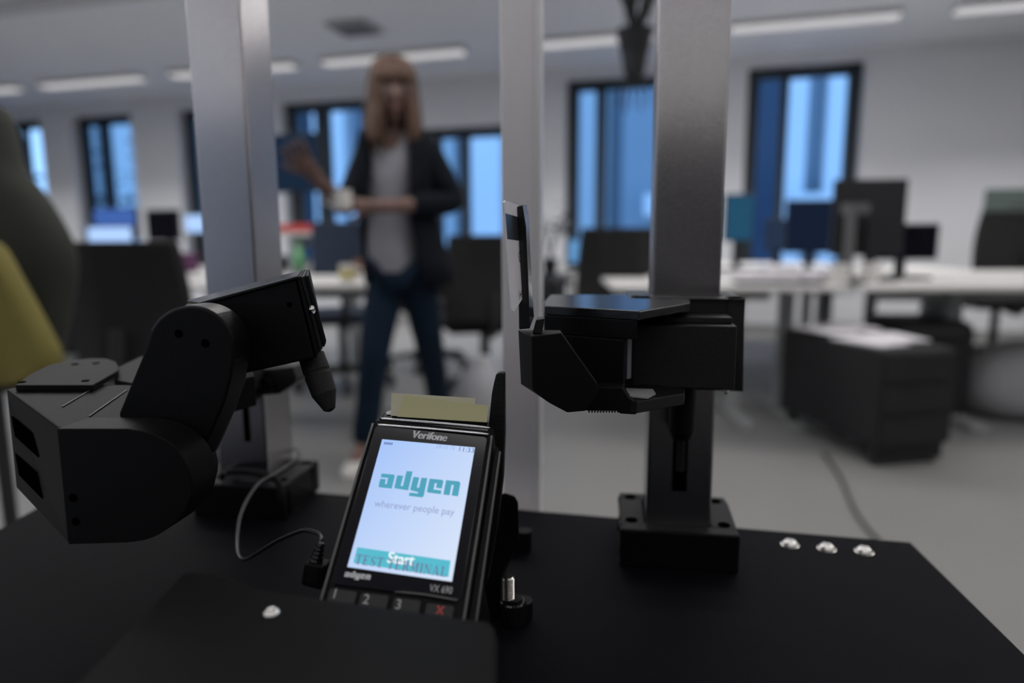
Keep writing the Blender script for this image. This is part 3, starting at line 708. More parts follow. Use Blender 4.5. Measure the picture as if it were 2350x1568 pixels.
jb = skin_mesh([pp(922, 592), lhL.lerp(hip, .25), lhL.lerp(kL, .5), kL, kL.lerp(aL, .55), aL+Vector((-.005, 0, -.02)), lhR.lerp(hip, .25), lhR.lerp(kR, .5), kR, kR.lerp(aR, .55), aR+Vector((0, 0, -.03))],
               [(.112, .10), .088, .080, .066, .058, .062, .088, .080, .066, .060, .062],
               [(0, 1), (1, 2), (2, 3), (3, 4), (4, 5), (0, 6), (6, 7), (7, 8), (8, 9), (9, 10)], 0, 2)
build('jeans', jb, m_jean, wo_, smooth=True)
for a_, f_, nm in ((aL, fL, 'shoe'), (aR, fR, 'shoe')):
    d = Vector((f_.x-a_.x, f_.y-a_.y, 0)); d = d.normalized() if d.length > .01 else Vector((0, -1, 0)); s_ = Vector((-d.y, d.x, 0)); rg = []
    hl = Vector((a_.x, a_.y, 0))-d*.05
    for (t2, w2, h2) in ((0, .028, .07), (.05, .036, .085), (.11, .038, .075), (.17, .045, .055), (.23, .042, .042), (.265, .020, .025)):
        c = hl+d*t2; rg.append([c+s_*w2*math.cos(2*PI*i/12)+Vector((0, 0, max(.002, h2*.5+h2*.5*math.sin(2*PI*i/12)))) for i in range(12)])
    sh = build(nm, B().loft(rg), m_shoe, wo_, smooth=True)
    build('sole', B().prism([hl+d*x_+s_*y_ for x_, y_ in ((-.005, -.03), (.17, -.047), (.25, -.03), (.27, 0), (.25, .03), (.17, .047), (-.005, .03))], (0, 0, .018)), m_shoe, sh, bevel=.004)
mp_ = pp(786, 482, PY-.33)
mug(mp_, 'white mug held in front of the body by the woman', r=.033, h=.070, rz=PI)

# ---------------------------------------------------------------- test table with its plate
PZ = .70
pc_ = [Vector((.327, .530)), Vector((-.446, .704)), Vector((-.455, .10)), Vector((.262, .02))]
build_pl = B().prism([Vector((p.x, p.y, PZ-.012)) for p in pc_], (0, 0, .012))
t = thing('test_table', 'black topped test table in the foreground that carries the whole rig', 'table', (-.07, .33, 0), TY)
build('black_plate', build_pl, m_plate, t, bevel=.0008)
cen = Vector((-.078, .34))
ins = [cen.lerp(p, .86) for p in pc_]
for k in range(4):
    a, c = ins[k], ins[(k+1) % 4]
    build('rail', B().cyl((a.x, a.y, PZ-.035), (c.x, c.y, PZ-.035), .022, n=4), m_alu, t)
    build('leg', B().box((a.x, a.y, (PZ-.02)/2), (.03, .03, PZ-.02), TY), m_alu, t)
def dome_screw(p, r, label, axis=(0, 0, 1), grp='dome head screws', parent=None, hex_=True):
    if parent is None:
        t = thing('screw', label, 'screw', p, 0, grp)
    else: t = None
    q = Vector(axis).to_track_quat('Z', 'Y')
    h = build('head', B().lathe(p, [(r, 0), (r, r*.12), (r*.92, r*.38), (r*.70, r*.58), (r*.42, r*.68), (r*.40, r*.35), (.00005, r*.33)], axis, 24), m_chrome, t or parent, smooth=False, bevel=0)
    for po in h.data.polygons: po.use_smooth = True
    if hex_: build('washer', B().lathe(Vector(p)-Vector(axis)*0, [(r*1.15, 0), (r*1.15, r*.08), (r*.9, r*.1)], axis, 24), m_chrome, t or parent)
    return t or h
for (x, y), lab in zip(((1813, 1251), (1897, 1260), (1983, 1267)), ('left of the three bright dome screws at the right of the black plate', 'middle one of the three bright dome screws on the black plate', 'right of the three bright dome screws, nearest the plate corner')):
    p = atz(x, y, PZ); dome_screw(p, .0062, lab)
# tiny dust specks stay in the plate's own surface

# ---- steel posts with their feet
def rigbox(b, u0, u1, d0, d1, z0, z1): return b.box(loc3((u0+u1)/2, (d0+d1)/2, (z0+z1)/2), (u1-u0, d1-d0, z1-z0), TY)
def steel_post(uc, dc, label, flabel):
    o = build('steel_post', rigbox(B(), uc-.0245, uc+.0245, dc-.025, dc+.025, PZ+.002, 1.75), m_steel, bevel=.0022, seg=3); tag(o, label, 'post')
    t = thing('post_foot', flabel, 'base', loc3(uc, dc, PZ), TY, 'black printed post feet')
    b = B(); z0, z1 = PZ, PZ+.030
    rigbox(b, uc-.044, uc+.044, dc-.0385, dc-.0255, z0, z1); rigbox(b, uc-.044, uc+.044, dc+.0255, dc+.0385, z0, z1)
    rigbox(b, uc-.044, uc-.025, dc-.0255, dc+.0255, z0, z1); rigbox(b, uc+.025, uc+.044, dc-.0255, dc+.0255, z0, z1)
    build('block', b, m_blk, t, bevel=.0015)
    for a_ in (-.035, .035):
        for c_ in (-.020, .028):
            p = loc3(uc+a_, dc+c_, z1)
            build('bolt_hole', B().lathe(p, [(.0048, -.0001), (.0048, .0004), (.0034, .0004), (.0034, -.0001)]).cyl(p, p+Vector((0, 0, .0002)), .0036), m_hole, t)
    return o
m_hole = M('dark_hole', (.001, .001, .001), .9, spec=0)
pR = steel_post(.052, .536, 'thick brushed steel post right of the payment terminal', 'black foot block of the right steel post')
pL = steel_post(-.333, .583, 'brushed steel post left, behind the left robot arm', 'black foot block of the left steel post, under the cables')
WM_post = {}
def slot_part(post, uc, dfront, x0, x1, y0, y1):
    a, c = atd(x0, y0, dfront), atd(x1, y1, dfront)
    b = B().box(loc3((a.dot(TU)+c.dot(TU))/2, dfront, (a.z+c.z)/2), (abs(a.dot(TU)-c.dot(TU)), .0012, abs(a.z-c.z)), TY)
    build('slot', b, m_hole, post)
slot_part(pR, .052, .5108, 1549, 1575, 905, 1128)
slot_part(pL, -.333, .5578, 556, 575, 930, 1014)

# ---- white upright behind the plate
p = atd(1152, 700, .635); q = atd(1224, 700, .635)
o = build('frame_upright', rigbox(B(), p.dot(TU), q.dot(TU)+.001, .635, .664, .0, 1.9), m_alu, bevel=.0015)
tag(o, 'pale aluminium upright behind the black plate, right of the woman', 'upright')
build('edge_profile', rigbox(B(), q.dot(TU)+.001, q.dot(TU)+.0065, .633, .660, .0, 1.9), M('bright_edge', (.8, .79, .8), .35, metal=.3), o)

# ---- right clamp
t = thing('camera_clamp', 'black printed clamp holding an upright card on the right steel post', 'clamp', loc3(.052, .50, .85), TY)
def X(pts, D): return [atd(x, y, D) for x, y in pts]
def slabd(pts, D, th): return B().prism(X(pts, D), TW*th)
# bracket round the post
zt = atd(1640, 686, .488).z; zb_ = atd(1640, 897, .488).z
uR = atd(1708, 760, .488).dot(TU)
b = B(); rigbox(b, .012, uR, .4885, .5095, zb_, zt); rigbox(b, uR-.012, uR, .4885, .565, zb_, zt); rigbox(b, .010, .0265, .4885, .565, zb_, zt)
build('bracket', b, m_print, t, bevel=.001)
# motor box
ztm = atd(1600, 748, .445).z; zbm = atd(1600, 893, .445).z
u0, u1 = atd(1452, 800, .445).dot(TU), atd(1690, 800, .445).dot(TU)
build('motor_box', rigbox(B(), u0, u1, .445, .4884, zbm, ztm), m_print, t, bevel=.0008)
build('motor_box_top', rigbox(B(), u0+.02, u1-.001, .458, .4884, ztm, ztm+.004), m_print, t, bevel=.0006)
build('servo', rigbox(B(), atd(1435, 800, .44).dot(TU), u0, .43, .478, zbm+.002, ztm+.002), m_blk, t)
sv = [(1434, 752), (1451, 742), (1448, 868), (1428, 873)]
build('servo_label', B().prism(X(sv, .4285), TW*.001), M('pale_servo_side', (.30, .30, .36), .5), t)
# top link
ZL = atd(1465, 714, .405).z
top = [(1250, 702), (1247, 693), (1263, 676), (1385, 676), (1440, 675), (1475, 672), (1560, 679), (1583, 686), (1584, 694), (1467, 714)]
tp = [atz(x, y, ZL) for x, y in top]
build('top_link', B().prism(tp, (0, 0, -.0058)), m_link, t, bevel=.0008)
bd = [atz(x, y, ZL) for x, y in ((1250, 703), (1247, 694), (1263, 678), (1400, 678), (1444, 690), (1463, 714))]
zlow = atd(1300, 888, .40).z
bd0 = [Vector((p.x, p.y, ZL-.0058)) for p in bd]
build('upper_body', B().prism(bd0, (0, 0, -(ZL-.0058-atd(1350, 780, .402).z))), m_blk, t, bevel=.0005)
zm = atd(1350, 780, .402).z
sh_ = lambda p, k: Vector((p.x, p.y, 0))
bd1 = [Vector((p.x, p.y, zm-.0003)) for p in bd]
fx = atd(1432, 800, .405); bd1[-1] = Vector((fx.x, fx.y, zm-.0003)); bd1[-2] = Vector((fx.x+.008, fx.y+.03, zm-.0003))
build('lower_body', B().prism(bd1, (0, 0, -(zm-.0003-zlow))), m_blk, t, bevel=.0005)
# bottom link
z1 = atd(1465, 920, .395).z
tl = [atz(x, y, z1) for x, y in ((1350, 905), (1462, 922), (1570, 903), (1572, 892), (1500, 882), (1360, 884))]
build('bottom_link', B().prism(tl, (0, 0, -.0072)), m_print, t, bevel=.0006)
lp_ = [atz(x, y, z1+.0004) for x, y in ((1436, 894), (1443, 912), (1486, 916), (1505, 906), (1498, 896))]
build('pale_insert', B().prism(lp_, (0, 0, .0008)), M('grey_insert', (.30, .30, .30), .4), t)
build('link_nose', slabd([(1345, 888), (1428, 890), (1444, 914), (1462, 924), (1460, 952), (1424, 950), (1416, 944), (1345, 943)], .3948, .012), m_blk, t, bevel=.0005)
b = B()
for k in range(11):
    p = atd(1352+6.6*k, 946, .3946); b.box(p+Vector((0, 0, .0006)), (.0009, .004, .0008), TY)
build('teeth', b, m_blk, t)
b = B()
for k in range(6):
    a = atz(1470+17*k, 921-3.2*k, z1-.001); b.box(a+Vector((0, -.0006, -.003)), (.0024, .0014, .0058), TY-.6)
build('ribs', b, m_print, t)
# gripper plate
A_ = X([(1220, 772), (1288, 764), (1370, 880), (1373, 906), (1345, 943), (1302, 947), (1262, 926), (1222, 895)], .372)
B_ = X([(1189, 757), (1286, 758), (1368, 874), (1371, 902), (1347, 938), (1302, 941), (1226, 893), (1195, 882)], .400)
build('gripper_plate', B().hull2(A_, B_), m_blk, t, bevel=.0006)
A_ = X([(1222, 765), (1230, 735), (1250, 731), (1244, 766)], .384); B_ = X([(1224, 757), (1234, 727), (1250, 727), (1244, 757)], .405)
build('plate_ledge', B().hull2(A_, B_), m_print, t, bevel=.0005)
A_ = X([(1187, 474), (1199, 470), (1207, 520), (1212, 640), (1216, 755), (1191, 757)], .382)
B_ = X([(1192, 470), (1209, 470), (1214, 500), (1220, 640), (1226, 728), (1193, 735)], .402)
build('card_holder', B().hull2(A_, B_), m_link, t, bevel=.0006)
# shaft below
pz0, pz1 = atd(1565, 897, .49).z, atd(1565, 985, .49).z
c = atd(1566, 930, .487); 
b = B().cyl((c.x, c.y, pz0+.004), (c.x, c.y, pz1), .0092, n=20).cyl((c.x, c.y, pz1), (c.x, c.y, pz1-.006), .0092, .0070, n=20)
build('shaft', b, m_blk, t)
build('shaft_flat', rigbox(B(), c.dot(TU)-.0085, c.dot(TU)+.0085, .4905, .5085, pz1-.0035, pz0), m_blk, t)
c2 = atd(1562, 1040, .5075); build('rod', B().cyl((c2.x, c2.y, pz1), (c2.x, c2.y, atd(1562, 1080, .5075).z), .0034, n=14), m_print, t)
for (x, y) in ((1497, 886), (1667, 898)):
    p = atd(x, y, .448 if x < 1600 else .47); build('screw_head', B().lathe(p+Vector((0, 0, .001)), [(.0019, 0), (.0019, .002), (.001, .003)], (0, 0, -1), 14), m_chrome, t)

# ---- card held upright
tcard = thing('bank_card', 'white and dark card standing upright in the right clamp', 'card', atd(1180, 590, .37), TY)
cA = [atd(1157, 459, .352), atd(1203, 476, .402), atd(1212, 690, .402), atd(1203, 697, .385), atd(1176, 718, .355), atd(1158, 470, .352)]
o0 = cA[0]; ex = (cA[1]-cA[0]).normalized(); ey0 = (cA[4]-cA[5]).normalized(); en = ex.cross(ey0).normalized(); ey = en.cross(ex).normalized()
if ey.z > 0: ey = -ey
def cardp(a, b_, off=0): return o0+ex*a+(cA[4]-cA[0])*(b_)+en*off
if en.dot(CAMP-o0) < 0: en = -en
Wc = (cA[1]-cA[0]).length
m_card = M('white_card', (.85, .83, .86), .35); m_cardd = M('dark_card_print', (.03, .032, .04), .25)
build('card_body', B().prism([cardp(0, .02), cardp(.003, 0), cardp(Wc, 0), cardp(Wc, .86), cardp(Wc*.55, .90), cardp(.004, 1.0), cardp(0, .985)], en*-.0008), m_card, tcard, bevel=.0001)
build('magnetic_stripe', B().prism([cardp(.0004, .115), cardp(Wc, .115), cardp(Wc, .34), cardp(.0004, .34)], en*.00008), m_cardd, tcard)
m_ink = M('black_ink', (.02, .02, .02), .5)
def cardtext(txt, a, b_, size):
    vs, fs = text_shapes(txt, size); dn = (cA[4]-cA[0]).normalized()
    build('lettering', B().add([cardp(a, b_, .0002)+ex*v.x-dn*v.y for v in vs], fs), m_ink, tcard)
for txt, a, b_, sz in (('CE', .030, .50, .009), ('M', .037, .66, .007), ('N', .039, .72, .006), ('1+0038', .028, .86, .007)): cardtext(txt, a, b_, sz)

# ---- left arm
t = thing('robot_arm', 'black two-joint robot arm with a stylus tip, at the left', 'robot arm', loc3(-.28, .34, .84), TY)
zA = atd(134, 982, .30).z
zB = atd(157, 1249, .30).z
topA = [(134, 981), (292, 979), (345, 925), (330, 884), (80, 881), (15, 893)]
TA = [atz(x, y, zA) for x, y in topA]
b4 = atz(157, 1249, zB); TB = [Vector((p.x, p.y, zB)) for p in TA]
TB[0] = b4; TB[5] = atd(38, 1122, .362); TB[5].z = TB[5].z
TB[1] = b4.lerp(Vector((TA[1].x, TA[1].y, zB)), 1)
build('housing', B().hull2(TA, TB), m_blk2 if 'm_blk2' in globals() else M('dark_grey_housing', (.008, .008, .0088), .5, spec=.08, bump=.15, bscale=500), t, bevel=.0012)
m_hous = bpy.data.materials['dark_grey_housing']
def bev(s, v, off=0):
    n_ = (TA[0]-TA[5]).cross(TB[5]-TA[5]).normalized()
    if n_.dot(CAMP-TA[0]) < 0: n_ = -n_
    a = TA[5].lerp(TA[0], s); c = TB[5].lerp(TB[0], s); return a.lerp(c, v)+n_*off
for (v0, v1) in ((.25, .44), (.62, .82)):
    q_ = [bev(.06, v0, .0002), bev(.50, v0+.0, .0002), bev(.58, v1, .0002), bev(.10, v1, .0002)]
    build('slot', B().prism(q_, (bev(.3, .5, -.0006)-bev(.3, .5, 0))), m_hole, t)
m_seam = M('seam_line', (.06, .06, .06), .4)
for a_, c_ in (((143, 934), (228, 884)), ((205, 956), (291, 896))):
    p, q = atz(*a_, zA+.0003), atz(*c_, zA+.0003); s_ = (q-p).cross(Vector((0, 0, 1))).normalized()*.0004
    build('seam', B().prism([p-s_, p+s_, q+s_, q-s_], (0, 0, .0004)), m_seam, t)
face = [(130, 984), (290, 984), (338, 992), (379, 1010), (408, 1034), (428, 1066), (440, 1107), (438, 1140), (428, 1166), (412, 1190), (390, 1210), (362, 1228), (332, 1240), (290, 1246), (157, 1250)]
m_rim = M('rim_sheen', (.05, .047, .048), .33, spec=.75)  # sheen on the upper right of the rims, put in as paler colour
build('lower_joint_cover', slabd(curvy(face, 1, 13, 4), .2985, .0215), m_blk, t, bevel=.0004)
rimf = [(292, 983)]+[(x+2.2, y-2.2) for x, y in face[2:9]]+[(395, 1190), (330, 1100), (292, 1040)]
build('joint_rim', slabd(curvy(rimf, 0, 7, 5), .3000, .0195), m_rim, t)
for (x, y) in ((168, 1143), (174, 1197)):
    p = atd(x, y, .2984); build('screw_hole', B().cyl(p-TW*.0003, p+TW*.001, .0022, n=14), m_hole, t)
# link between the joints
cx_, cy_, R0 = 437, 800, 97
capl = [(272, 950)]
for k in range(11):
    a = math.radians(172-17.6*k); capl.append((cx_+R0*math.cos(a)*1.02, cy_-R0*math.sin(a)))
capl += [(534, 840), (520, 905), (498, 962), (474, 1015), (452, 1060), (380, 1090), (300, 1060)]
build('arm_link', slabd(curvy(capl, 1, 15, 3), .3235, .017), m_blk, t, bevel=.0012)
for (x, y) in ((410, 766), (471, 788)):
    p = atd(x, y, .3234); build('screw_hole', B().cyl(p-TW*.0003, p+TW*.001, .0022, n=14), m_hole, t)
lk = [(x+(2.0 if x > 437 else -.5), y-(2.0 if y < 790 else 0)) for x, y in capl[2:13]]+[(500, 900), (437, 900), (370, 860)]
build('link_rim', slabd(curvy(lk, 0, 10, 4), .3250, .0145), m_rim, t)
build('rear_link', slabd([(470, 880), (534, 845), (532, 880), (505, 960), (478, 1022), (458, 1062), (430, 1060)], .3455, .016), m_print, t, bevel=.001)
build('joint_core', B().cyl(atd(330, 1105, .3206), atd(330, 1105, .3206)+TW*.035, .022), m_blk, t)
build('joint_core', B().cyl(atd(445, 800, .3408), atd(445, 800, .3408)+TW*.03, .017), m_blk, t)
# head with end plates
A_ = X([(400, 728), (440, 705), (678, 640), (722, 822), (540, 862), (440, 870)], .352)
B_ = X([(425, 700), (452, 686), (692, 624), (733, 806), (560, 846), (450, 850)], .392)
build('head', B().hull2(A_, B_), m_blk, t, bevel=.001)
A_ = X([(455, 694), (682, 633), (684, 640), (458, 702)], .3505); B_ = X([(428, 690), (695, 619), (696, 625), (430, 697)], .394)
build('head_lid', B().hull2(A_, B_), m_link, t, bevel=.0005)
for k in range(3):
    dx = 9.5*k; A_ = X([(681+dx, 636-k), (689+dx, 634-k), (732+dx*.9, 806-k*12), (726+dx*.9, 824-k*13)], .3515); B_ = X([(695+dx*.5, 620), (701+dx*.5, 618), (740+dx*.45, 795-k*4), (735+dx*.45, 806-k*4)], .393)
    build('end_plate', B().hull2(A_, B_), (m_blk, m_link, m_blk)[k], t, bevel=.0006)
p = atd(721, 710, .352); ax = (Vector((0, 0, .25))+TU*.9-TW*.35).normalized()
build('screw_head', B().lathe(p-ax*.001, [(.0026, 0), (.0026, .0012), (.0014, .0022), (.0005, .0022)], ax, 16), m_chrome, t)
p = atd(664, 699, .3518); build('pin_hole', B().cyl(p-TW*.0003, p+TW*.001, .0014, n=12), m_hole, t)
s0, s1 = atd(714, 815, .372), atd(744, 903, .368); d_ = (s1-s0).normalized(); s2 = s1+d_*.010
st = build('stylus', B().lathe(s0, [(.0074, 0), (.0078, .010), (.0074, .0104), (.0074, .012), (.0078, .0124), (.0072, (s1-s0).length), (.0034, (s1-s0).length+.010), (.0010, (s1-s0).length+.0112)], d_, 28), M('matte_rubber', (.011, .011, .012), .7), t, bevel=.0003)
# shoulder plates behind
ZD = zA+.0042
sp_ = [(35, 884), (70, 858), (112, 838), (165, 826), (215, 822), (245, 823), (266, 830), (273, 843), (272, 850), (212, 884)]
build('shoulder_plate', B().prism([atz(x, y, ZD) for x, y in sp_], (0, 0, -.004)), m_hous, t, bevel=.0006)
for (x, y) in ((172, 836), (220, 834), (50, 877), (196, 874)):
    p = atz(x, y, ZD+.0002); build('bolt_hole', B().cyl(p-Vector((0, 0, .0005)), p+Vector((0, 0, .0002)), .0024, n=14), m_hole, t)
sl = [atz(x, y, zA-.001) for x, y in ((262, 872), (272, 842), (322, 818), (560, 826), (585, 862), (420, 900))]
build('shoulder_link', B().prism(sl, (0, 0, -.022)), m_hous, t, bevel=.0008)
build('post_bracket', slabd([(522, 948), (524, 872), (590, 850), (672, 842), (680, 868), (678, 880), (640, 905), (600, 908)], .5335, .0235), m_print, t, bevel=.001)
build('bracket_arm', rigbox(B(), atd(500, 880, .50).dot(TU), atd(560, 880, .50).dot(TU), .44, .534, atd(540, 905, .5).z, atd(540, 855, .5).z), m_print, t, bevel=.001)
p = atd(616, 884, .532); build('knob', B().cyl(p, p-TW*.006, .006, n=18), m_blk, t)
o = build('post_bracket_wrap', rigbox(B(), -.333-.034, -.333-.0246, .553, .61, atd(600, 905, .54).z, atd(600, 850, .54).z), m_print, t)

# ---------------------------------------------------------------- payment terminal
TC = Vector((-.0483, .3204, .8197))
TM = Matrix(((.9917, .1279, -.0097), (-.0985, .7108, -.6965), (-.0822, .6917, .7175)))
T4 = Matrix.Translation(TC) @ TM.to_4x4()
term = thing('payment_terminal', 'black payment terminal with lit blue-white touch screen, leaning on its stand', 'payment terminal', TC)
WM[term.name] = Matrix.Translation(TC)
def tp3(x, y, z=0): return TC + TM @ Vector((x, y, z))
def tl(x, y):
    d = ray(x, y); n_ = TM.col[2]; k = n_.dot(TC-CAMP)/n_.dot(d); q = TM.transposed() @ (CAMP+d*k-TC); return (q.x, q.y)
def rrect(hw, hz, zc, r, n=4):
    out = []
    for (sx_, sz_, a0) in ((1, 1, 0), (-1, 1, 90), (-1, -1, 180), (1, -1, 270)):
        for i in range(n+1):
            a = math.radians(a0+90*i/n); out.append((sx_*(hw-r)+r*math.cos(a), zc+sz_*(hz-r)+r*math.sin(a)))
    return out
rg = []
for (y, hw, zt_, zbt) in ((-.105, .0345, -.0016, -.020), (-.05, .0345, -.0016, -.028), (.0, .0342, -.0016, -.036), (.036, .0338, -.0016, -.044), (.046, .0330, -.0024, -.047), (.0515, .0315, -.006, -.044), (.054, .029, -.011, -.040)):
    rg.append([tp3(x, y, z) for x, z in rrect(hw, (zt_-zbt)/2, (zt_+zbt)/2, .0035)])
build('body', B().loft(rg), m_blk, term, smooth=False, bevel=0)
def tpoly(pts, z0, z1): return B().prism([tp3(x, y, z0) for x, y in pts], TM.col[2]*(z1-z0))
def rr2(x0, x1, y0, y1, r, n=5):
    out = []
    for (cx, cy, a0) in ((x1-r, y1-r, 0), (x0+r, y1-r, 90), (x0+r, y0+r, 180), (x1-r, y0+r, 270)):
        for i in range(n+1):
            a = math.radians(a0+90*i/n); out.append((cx+r*math.cos(a), cy+r*math.sin(a)))
    return out
build('front_glass', tpoly(rr2(-.0302, .0302, -.0425, .0418, .002), -.0016, -.0003), m_gloss, term, bevel=.0003)
for ya in (.0432, .0482):
    build('chrome_trim', B().tube([tp3(-.0298, ya-.0006, -.0012 if ya < .045 else -.0030), tp3(0, ya, -.0008 if ya < .045 else -.0026), tp3(.0302, ya+.0006, -.0012 if ya < .045 else -.0030)], .00075, 8, 6), m_chromeb, term, smooth=True)
build('printer_lid', B().prism([tp3(x, y, -.0042) for x, y in ((-.030, .0440), (.030, .0450), (.0295, .0525), (-.0285, .0515))], TM.col[2]*.0012), m_gloss, term, bevel=.0006)
for sg in (-1, 1):
    build('side_edge_highlight', B().tube([tp3(sg*.0322, .043, -.0010), tp3(sg*.0328, -.0, -.0010), tp3(sg*.0330, -.10, -.0010)], .0007, 8, 3), M('ridge_highlight_grey', (.10, .10, .10), .35, spec=.6), term, smooth=True)  # grey lines stand in for the highlights along the body edges
build('swipe_rail', B().prism([tp3(x, y, -.013) for x, y in ((.0345, .040), (.0375, .036), (.0388, -.10), (.0345, -.10))], TM.col[2]*.009), m_blk, term, bevel=.0006)
build('rail_edge_highlight', B().tube([tp3(.0374, .036, -.0042), tp3(.0387, -.10, -.0042)], .0006, 6, 1), bpy.data.materials['ridge_highlight_grey'], term)  # second edge highlight, put in as a thin grey line
# screen: a soft blue gradient as the display shows it
m_scr = bpy.data.materials.new('display'); m_scr.use_nodes = True; nt = m_scr.node_tree; nt.nodes.clear()
o_ = nt.nodes.new('ShaderNodeOutputMaterial'); em = nt.nodes.new('ShaderNodeEmission'); tcn = nt.nodes.new('ShaderNodeTexCoord'); sp_n = nt.nodes.new('ShaderNodeSeparateXYZ')
ad = nt.nodes.new('ShaderNodeMath'); ad.operation = 'MULTIPLY_ADD'; ad.inputs[1].default_value = .5; ra = nt.nodes.new('ShaderNodeValToRGB')
inv = nt.nodes.new('ShaderNodeMath'); inv.operation = 'SUBTRACT'; inv.inputs[0].default_value = .5
mz = nt.nodes.new('ShaderNodeMath'); mz.operation = 'MULTIPLY'; mz.inputs[1].default_value = .5
nt.links.new(tcn.outputs['Generated'], sp_n.inputs[0]); nt.links.new(sp_n.outputs['Z'], mz.inputs[0]); nt.links.new(mz.outputs[0], inv.inputs[1])
nt.links.new(sp_n.outputs['X'], ad.inputs[0]); nt.links.new(inv.outputs[0], ad.inputs[2]); nt.links.new(ad.outputs[0], ra.inputs[0])
ra.color_ramp.elements[0].position = .1; ra.color_ramp.elements[0].color = (.40, .58, .98, 1)
ra.color_ramp.elements[1].position = .9; ra.color_ramp.elements[1].color = (.72, .82, .99, 1)
nt.links.new(ra.outputs[0], em.inputs[0]); nt.links.new(em.outputs[0], o_.inputs[0]); em.inputs[1].default_value = .97
sc4 = [tl(877, 1008), tl(1090, 1027), tl(1037, 1335), tl(797, 1301)]
scr = build('screen', tpoly([(x, y) for x, y in sc4][::-1], -.0003, -.0001), m_scr, term)
m_teal = E('display_teal', (.085, .37, .50), 1); m_teal2 = E('display_button', (.10, .50, .62), 1); m_dim = E('display_grey_text', (.30, .36, .58), 1)
m_dark = E('display_dark_text', (.11, .17, .42), 1); m_wt = E('display_white', (.85, .95, 1), 1); m_mar = E('display_maroon', (.17, .12, .27), 1); m_faint = E('display_faint', (.36, .48, .82), 1)
def flat(name, vs, fs, zoff, mat, parent=None):
    return build(name, B().add([tp3(v[0], v[1], zoff) for v in vs], fs), mat, parent or term)
AD = [[(255, 290), (275, 278), (545, 300), (572, 335), (500, 630), (207, 598), (190, 573), (233, 403), (262, 400), (362, 410), (337, 522), (385, 527), (415, 378), (247, 363)],
      [(848, 218), (990, 228), (885, 670), (580, 626), (563, 598), (625, 330), (650, 318), (770, 330), (705, 566), (762, 574)],
      [(1010, 352), (1145, 370), (1090, 605), (1140, 612), (1195, 375), (1335, 385), (1250, 800), (1215, 838), (900, 798), (920, 722), (1110, 745), (1118, 712), (950, 670), (935, 645)],
      [(1390, 395), (1685, 425), (1712, 455), (1675, 627), (1540, 610), (1558, 505), (1510, 500), (1478, 650), (1665, 672), (1650, 760), (1350, 722), (1325, 695)],
      [(1775, 430), (2080, 460), (2112, 500), (2055, 810), (1905, 792), (1955, 545), (1905, 538), (1855, 787), (1710, 768)]]
from mathutils.geometry import tessellate_polygon
def logo(xf, zoff, mat, name, parent=None):
    for g in AD:
        P = [xf(*tl(850+x/10.217, 1060+y/10.217)) for x, y in g]
        tris = tessellate_polygon([[Vector((x, y, 0)) for x, y in P]])
        flat(name, P, [tuple(tr) for tr in tris], zoff, mat, parent)
logo(lambda x, y: (x, y), -.00004, m_teal, 'logo_letter', scr)
ax_, ay_ = tl(874, 1085); bx_, by_ = tl(1056, 1140); sc_ = .285; o1 = tl(790, 1312); cL = tl(868, 1085)
logo(lambda x, y: (o1[0]+(x-cL[0])*sc_*1.05, o1[1]+(y-cL[1])*sc_), -.0002, m_text, 'maker_logo_letter')
def words_(txt, x, y, size, mat, name, zoff=-.00003, shear=0, bold=0, parent=scr, w=None, rot=0, heavy=0):
    """txt centred on the picture point (x, y) of the terminal's front"""
    vs, fs = text_shapes(txt, size, shear, bold); cx, cy = tl(x, y)
    if w:
        ww = max(v.x for v in vs)-min(v.x for v in vs); k = w/ww
        vs = [Vector((v.x*k, v.y, 0)) for v in vs]
    if heavy:
        n0 = len(vs); vs = [Vector((v.x-heavy, v.y, 0)) for v in vs]+[Vector((v.x+heavy, v.y, 0)) for v in vs]; fs = list(fs)+[tuple(i+n0 for i in f) for f in fs]
    c_, s_ = math.cos(rot), math.sin(rot)
    flat(name, [(cx+v.x*c_-v.y*s_, cy+v.x*s_+v.y*c_) for v in vs], fs, zoff, mat, parent)
words_('Verifone', 985, 1001, .0062, m_text, 'brand_lettering', -.0002, .18, .00006, None, w=.0182, heavy=.00020)
words_('VX 690', 1012, 1353, .0046, m_grtext, 'model_lettering', -.0002, 0, .00004, None, w=.0105)
words_('wherever people pay', 951, 1166, .0052, m_dim, 'slogan', w=.0400)
words_('11:33', 1070, 1033, .0036, m_dark, 'clock', w=.0078)
words_('28/10 18', 1022, 1027, .0030, m_faint, 'faint_date', w=.0100)
for k in range(5):
    x, y = tl(883+4.1*k, 1017.5+.3*k); flat('signal_bar', [(x-.00032, y-.0007), (x+.00032, y-.0007), (x+.00032, y+.0007), (x-.00032, y+.0007)], [(0, 1, 2, 3)], -.00003, m_dark, scr)
bt = [tl(820, 1256), tl(1034, 1287), tl(1029, 1325), tl(811, 1292)]
btn = flat('start_button', bt, [(0, 1, 2, 3)], -.00006, m_teal2, scr)
words_('Start', 920, 1284, .0074, m_wt, 'start_lettering', -.00004, 0, .00005, scr, w=.0125, heavy=.00022)
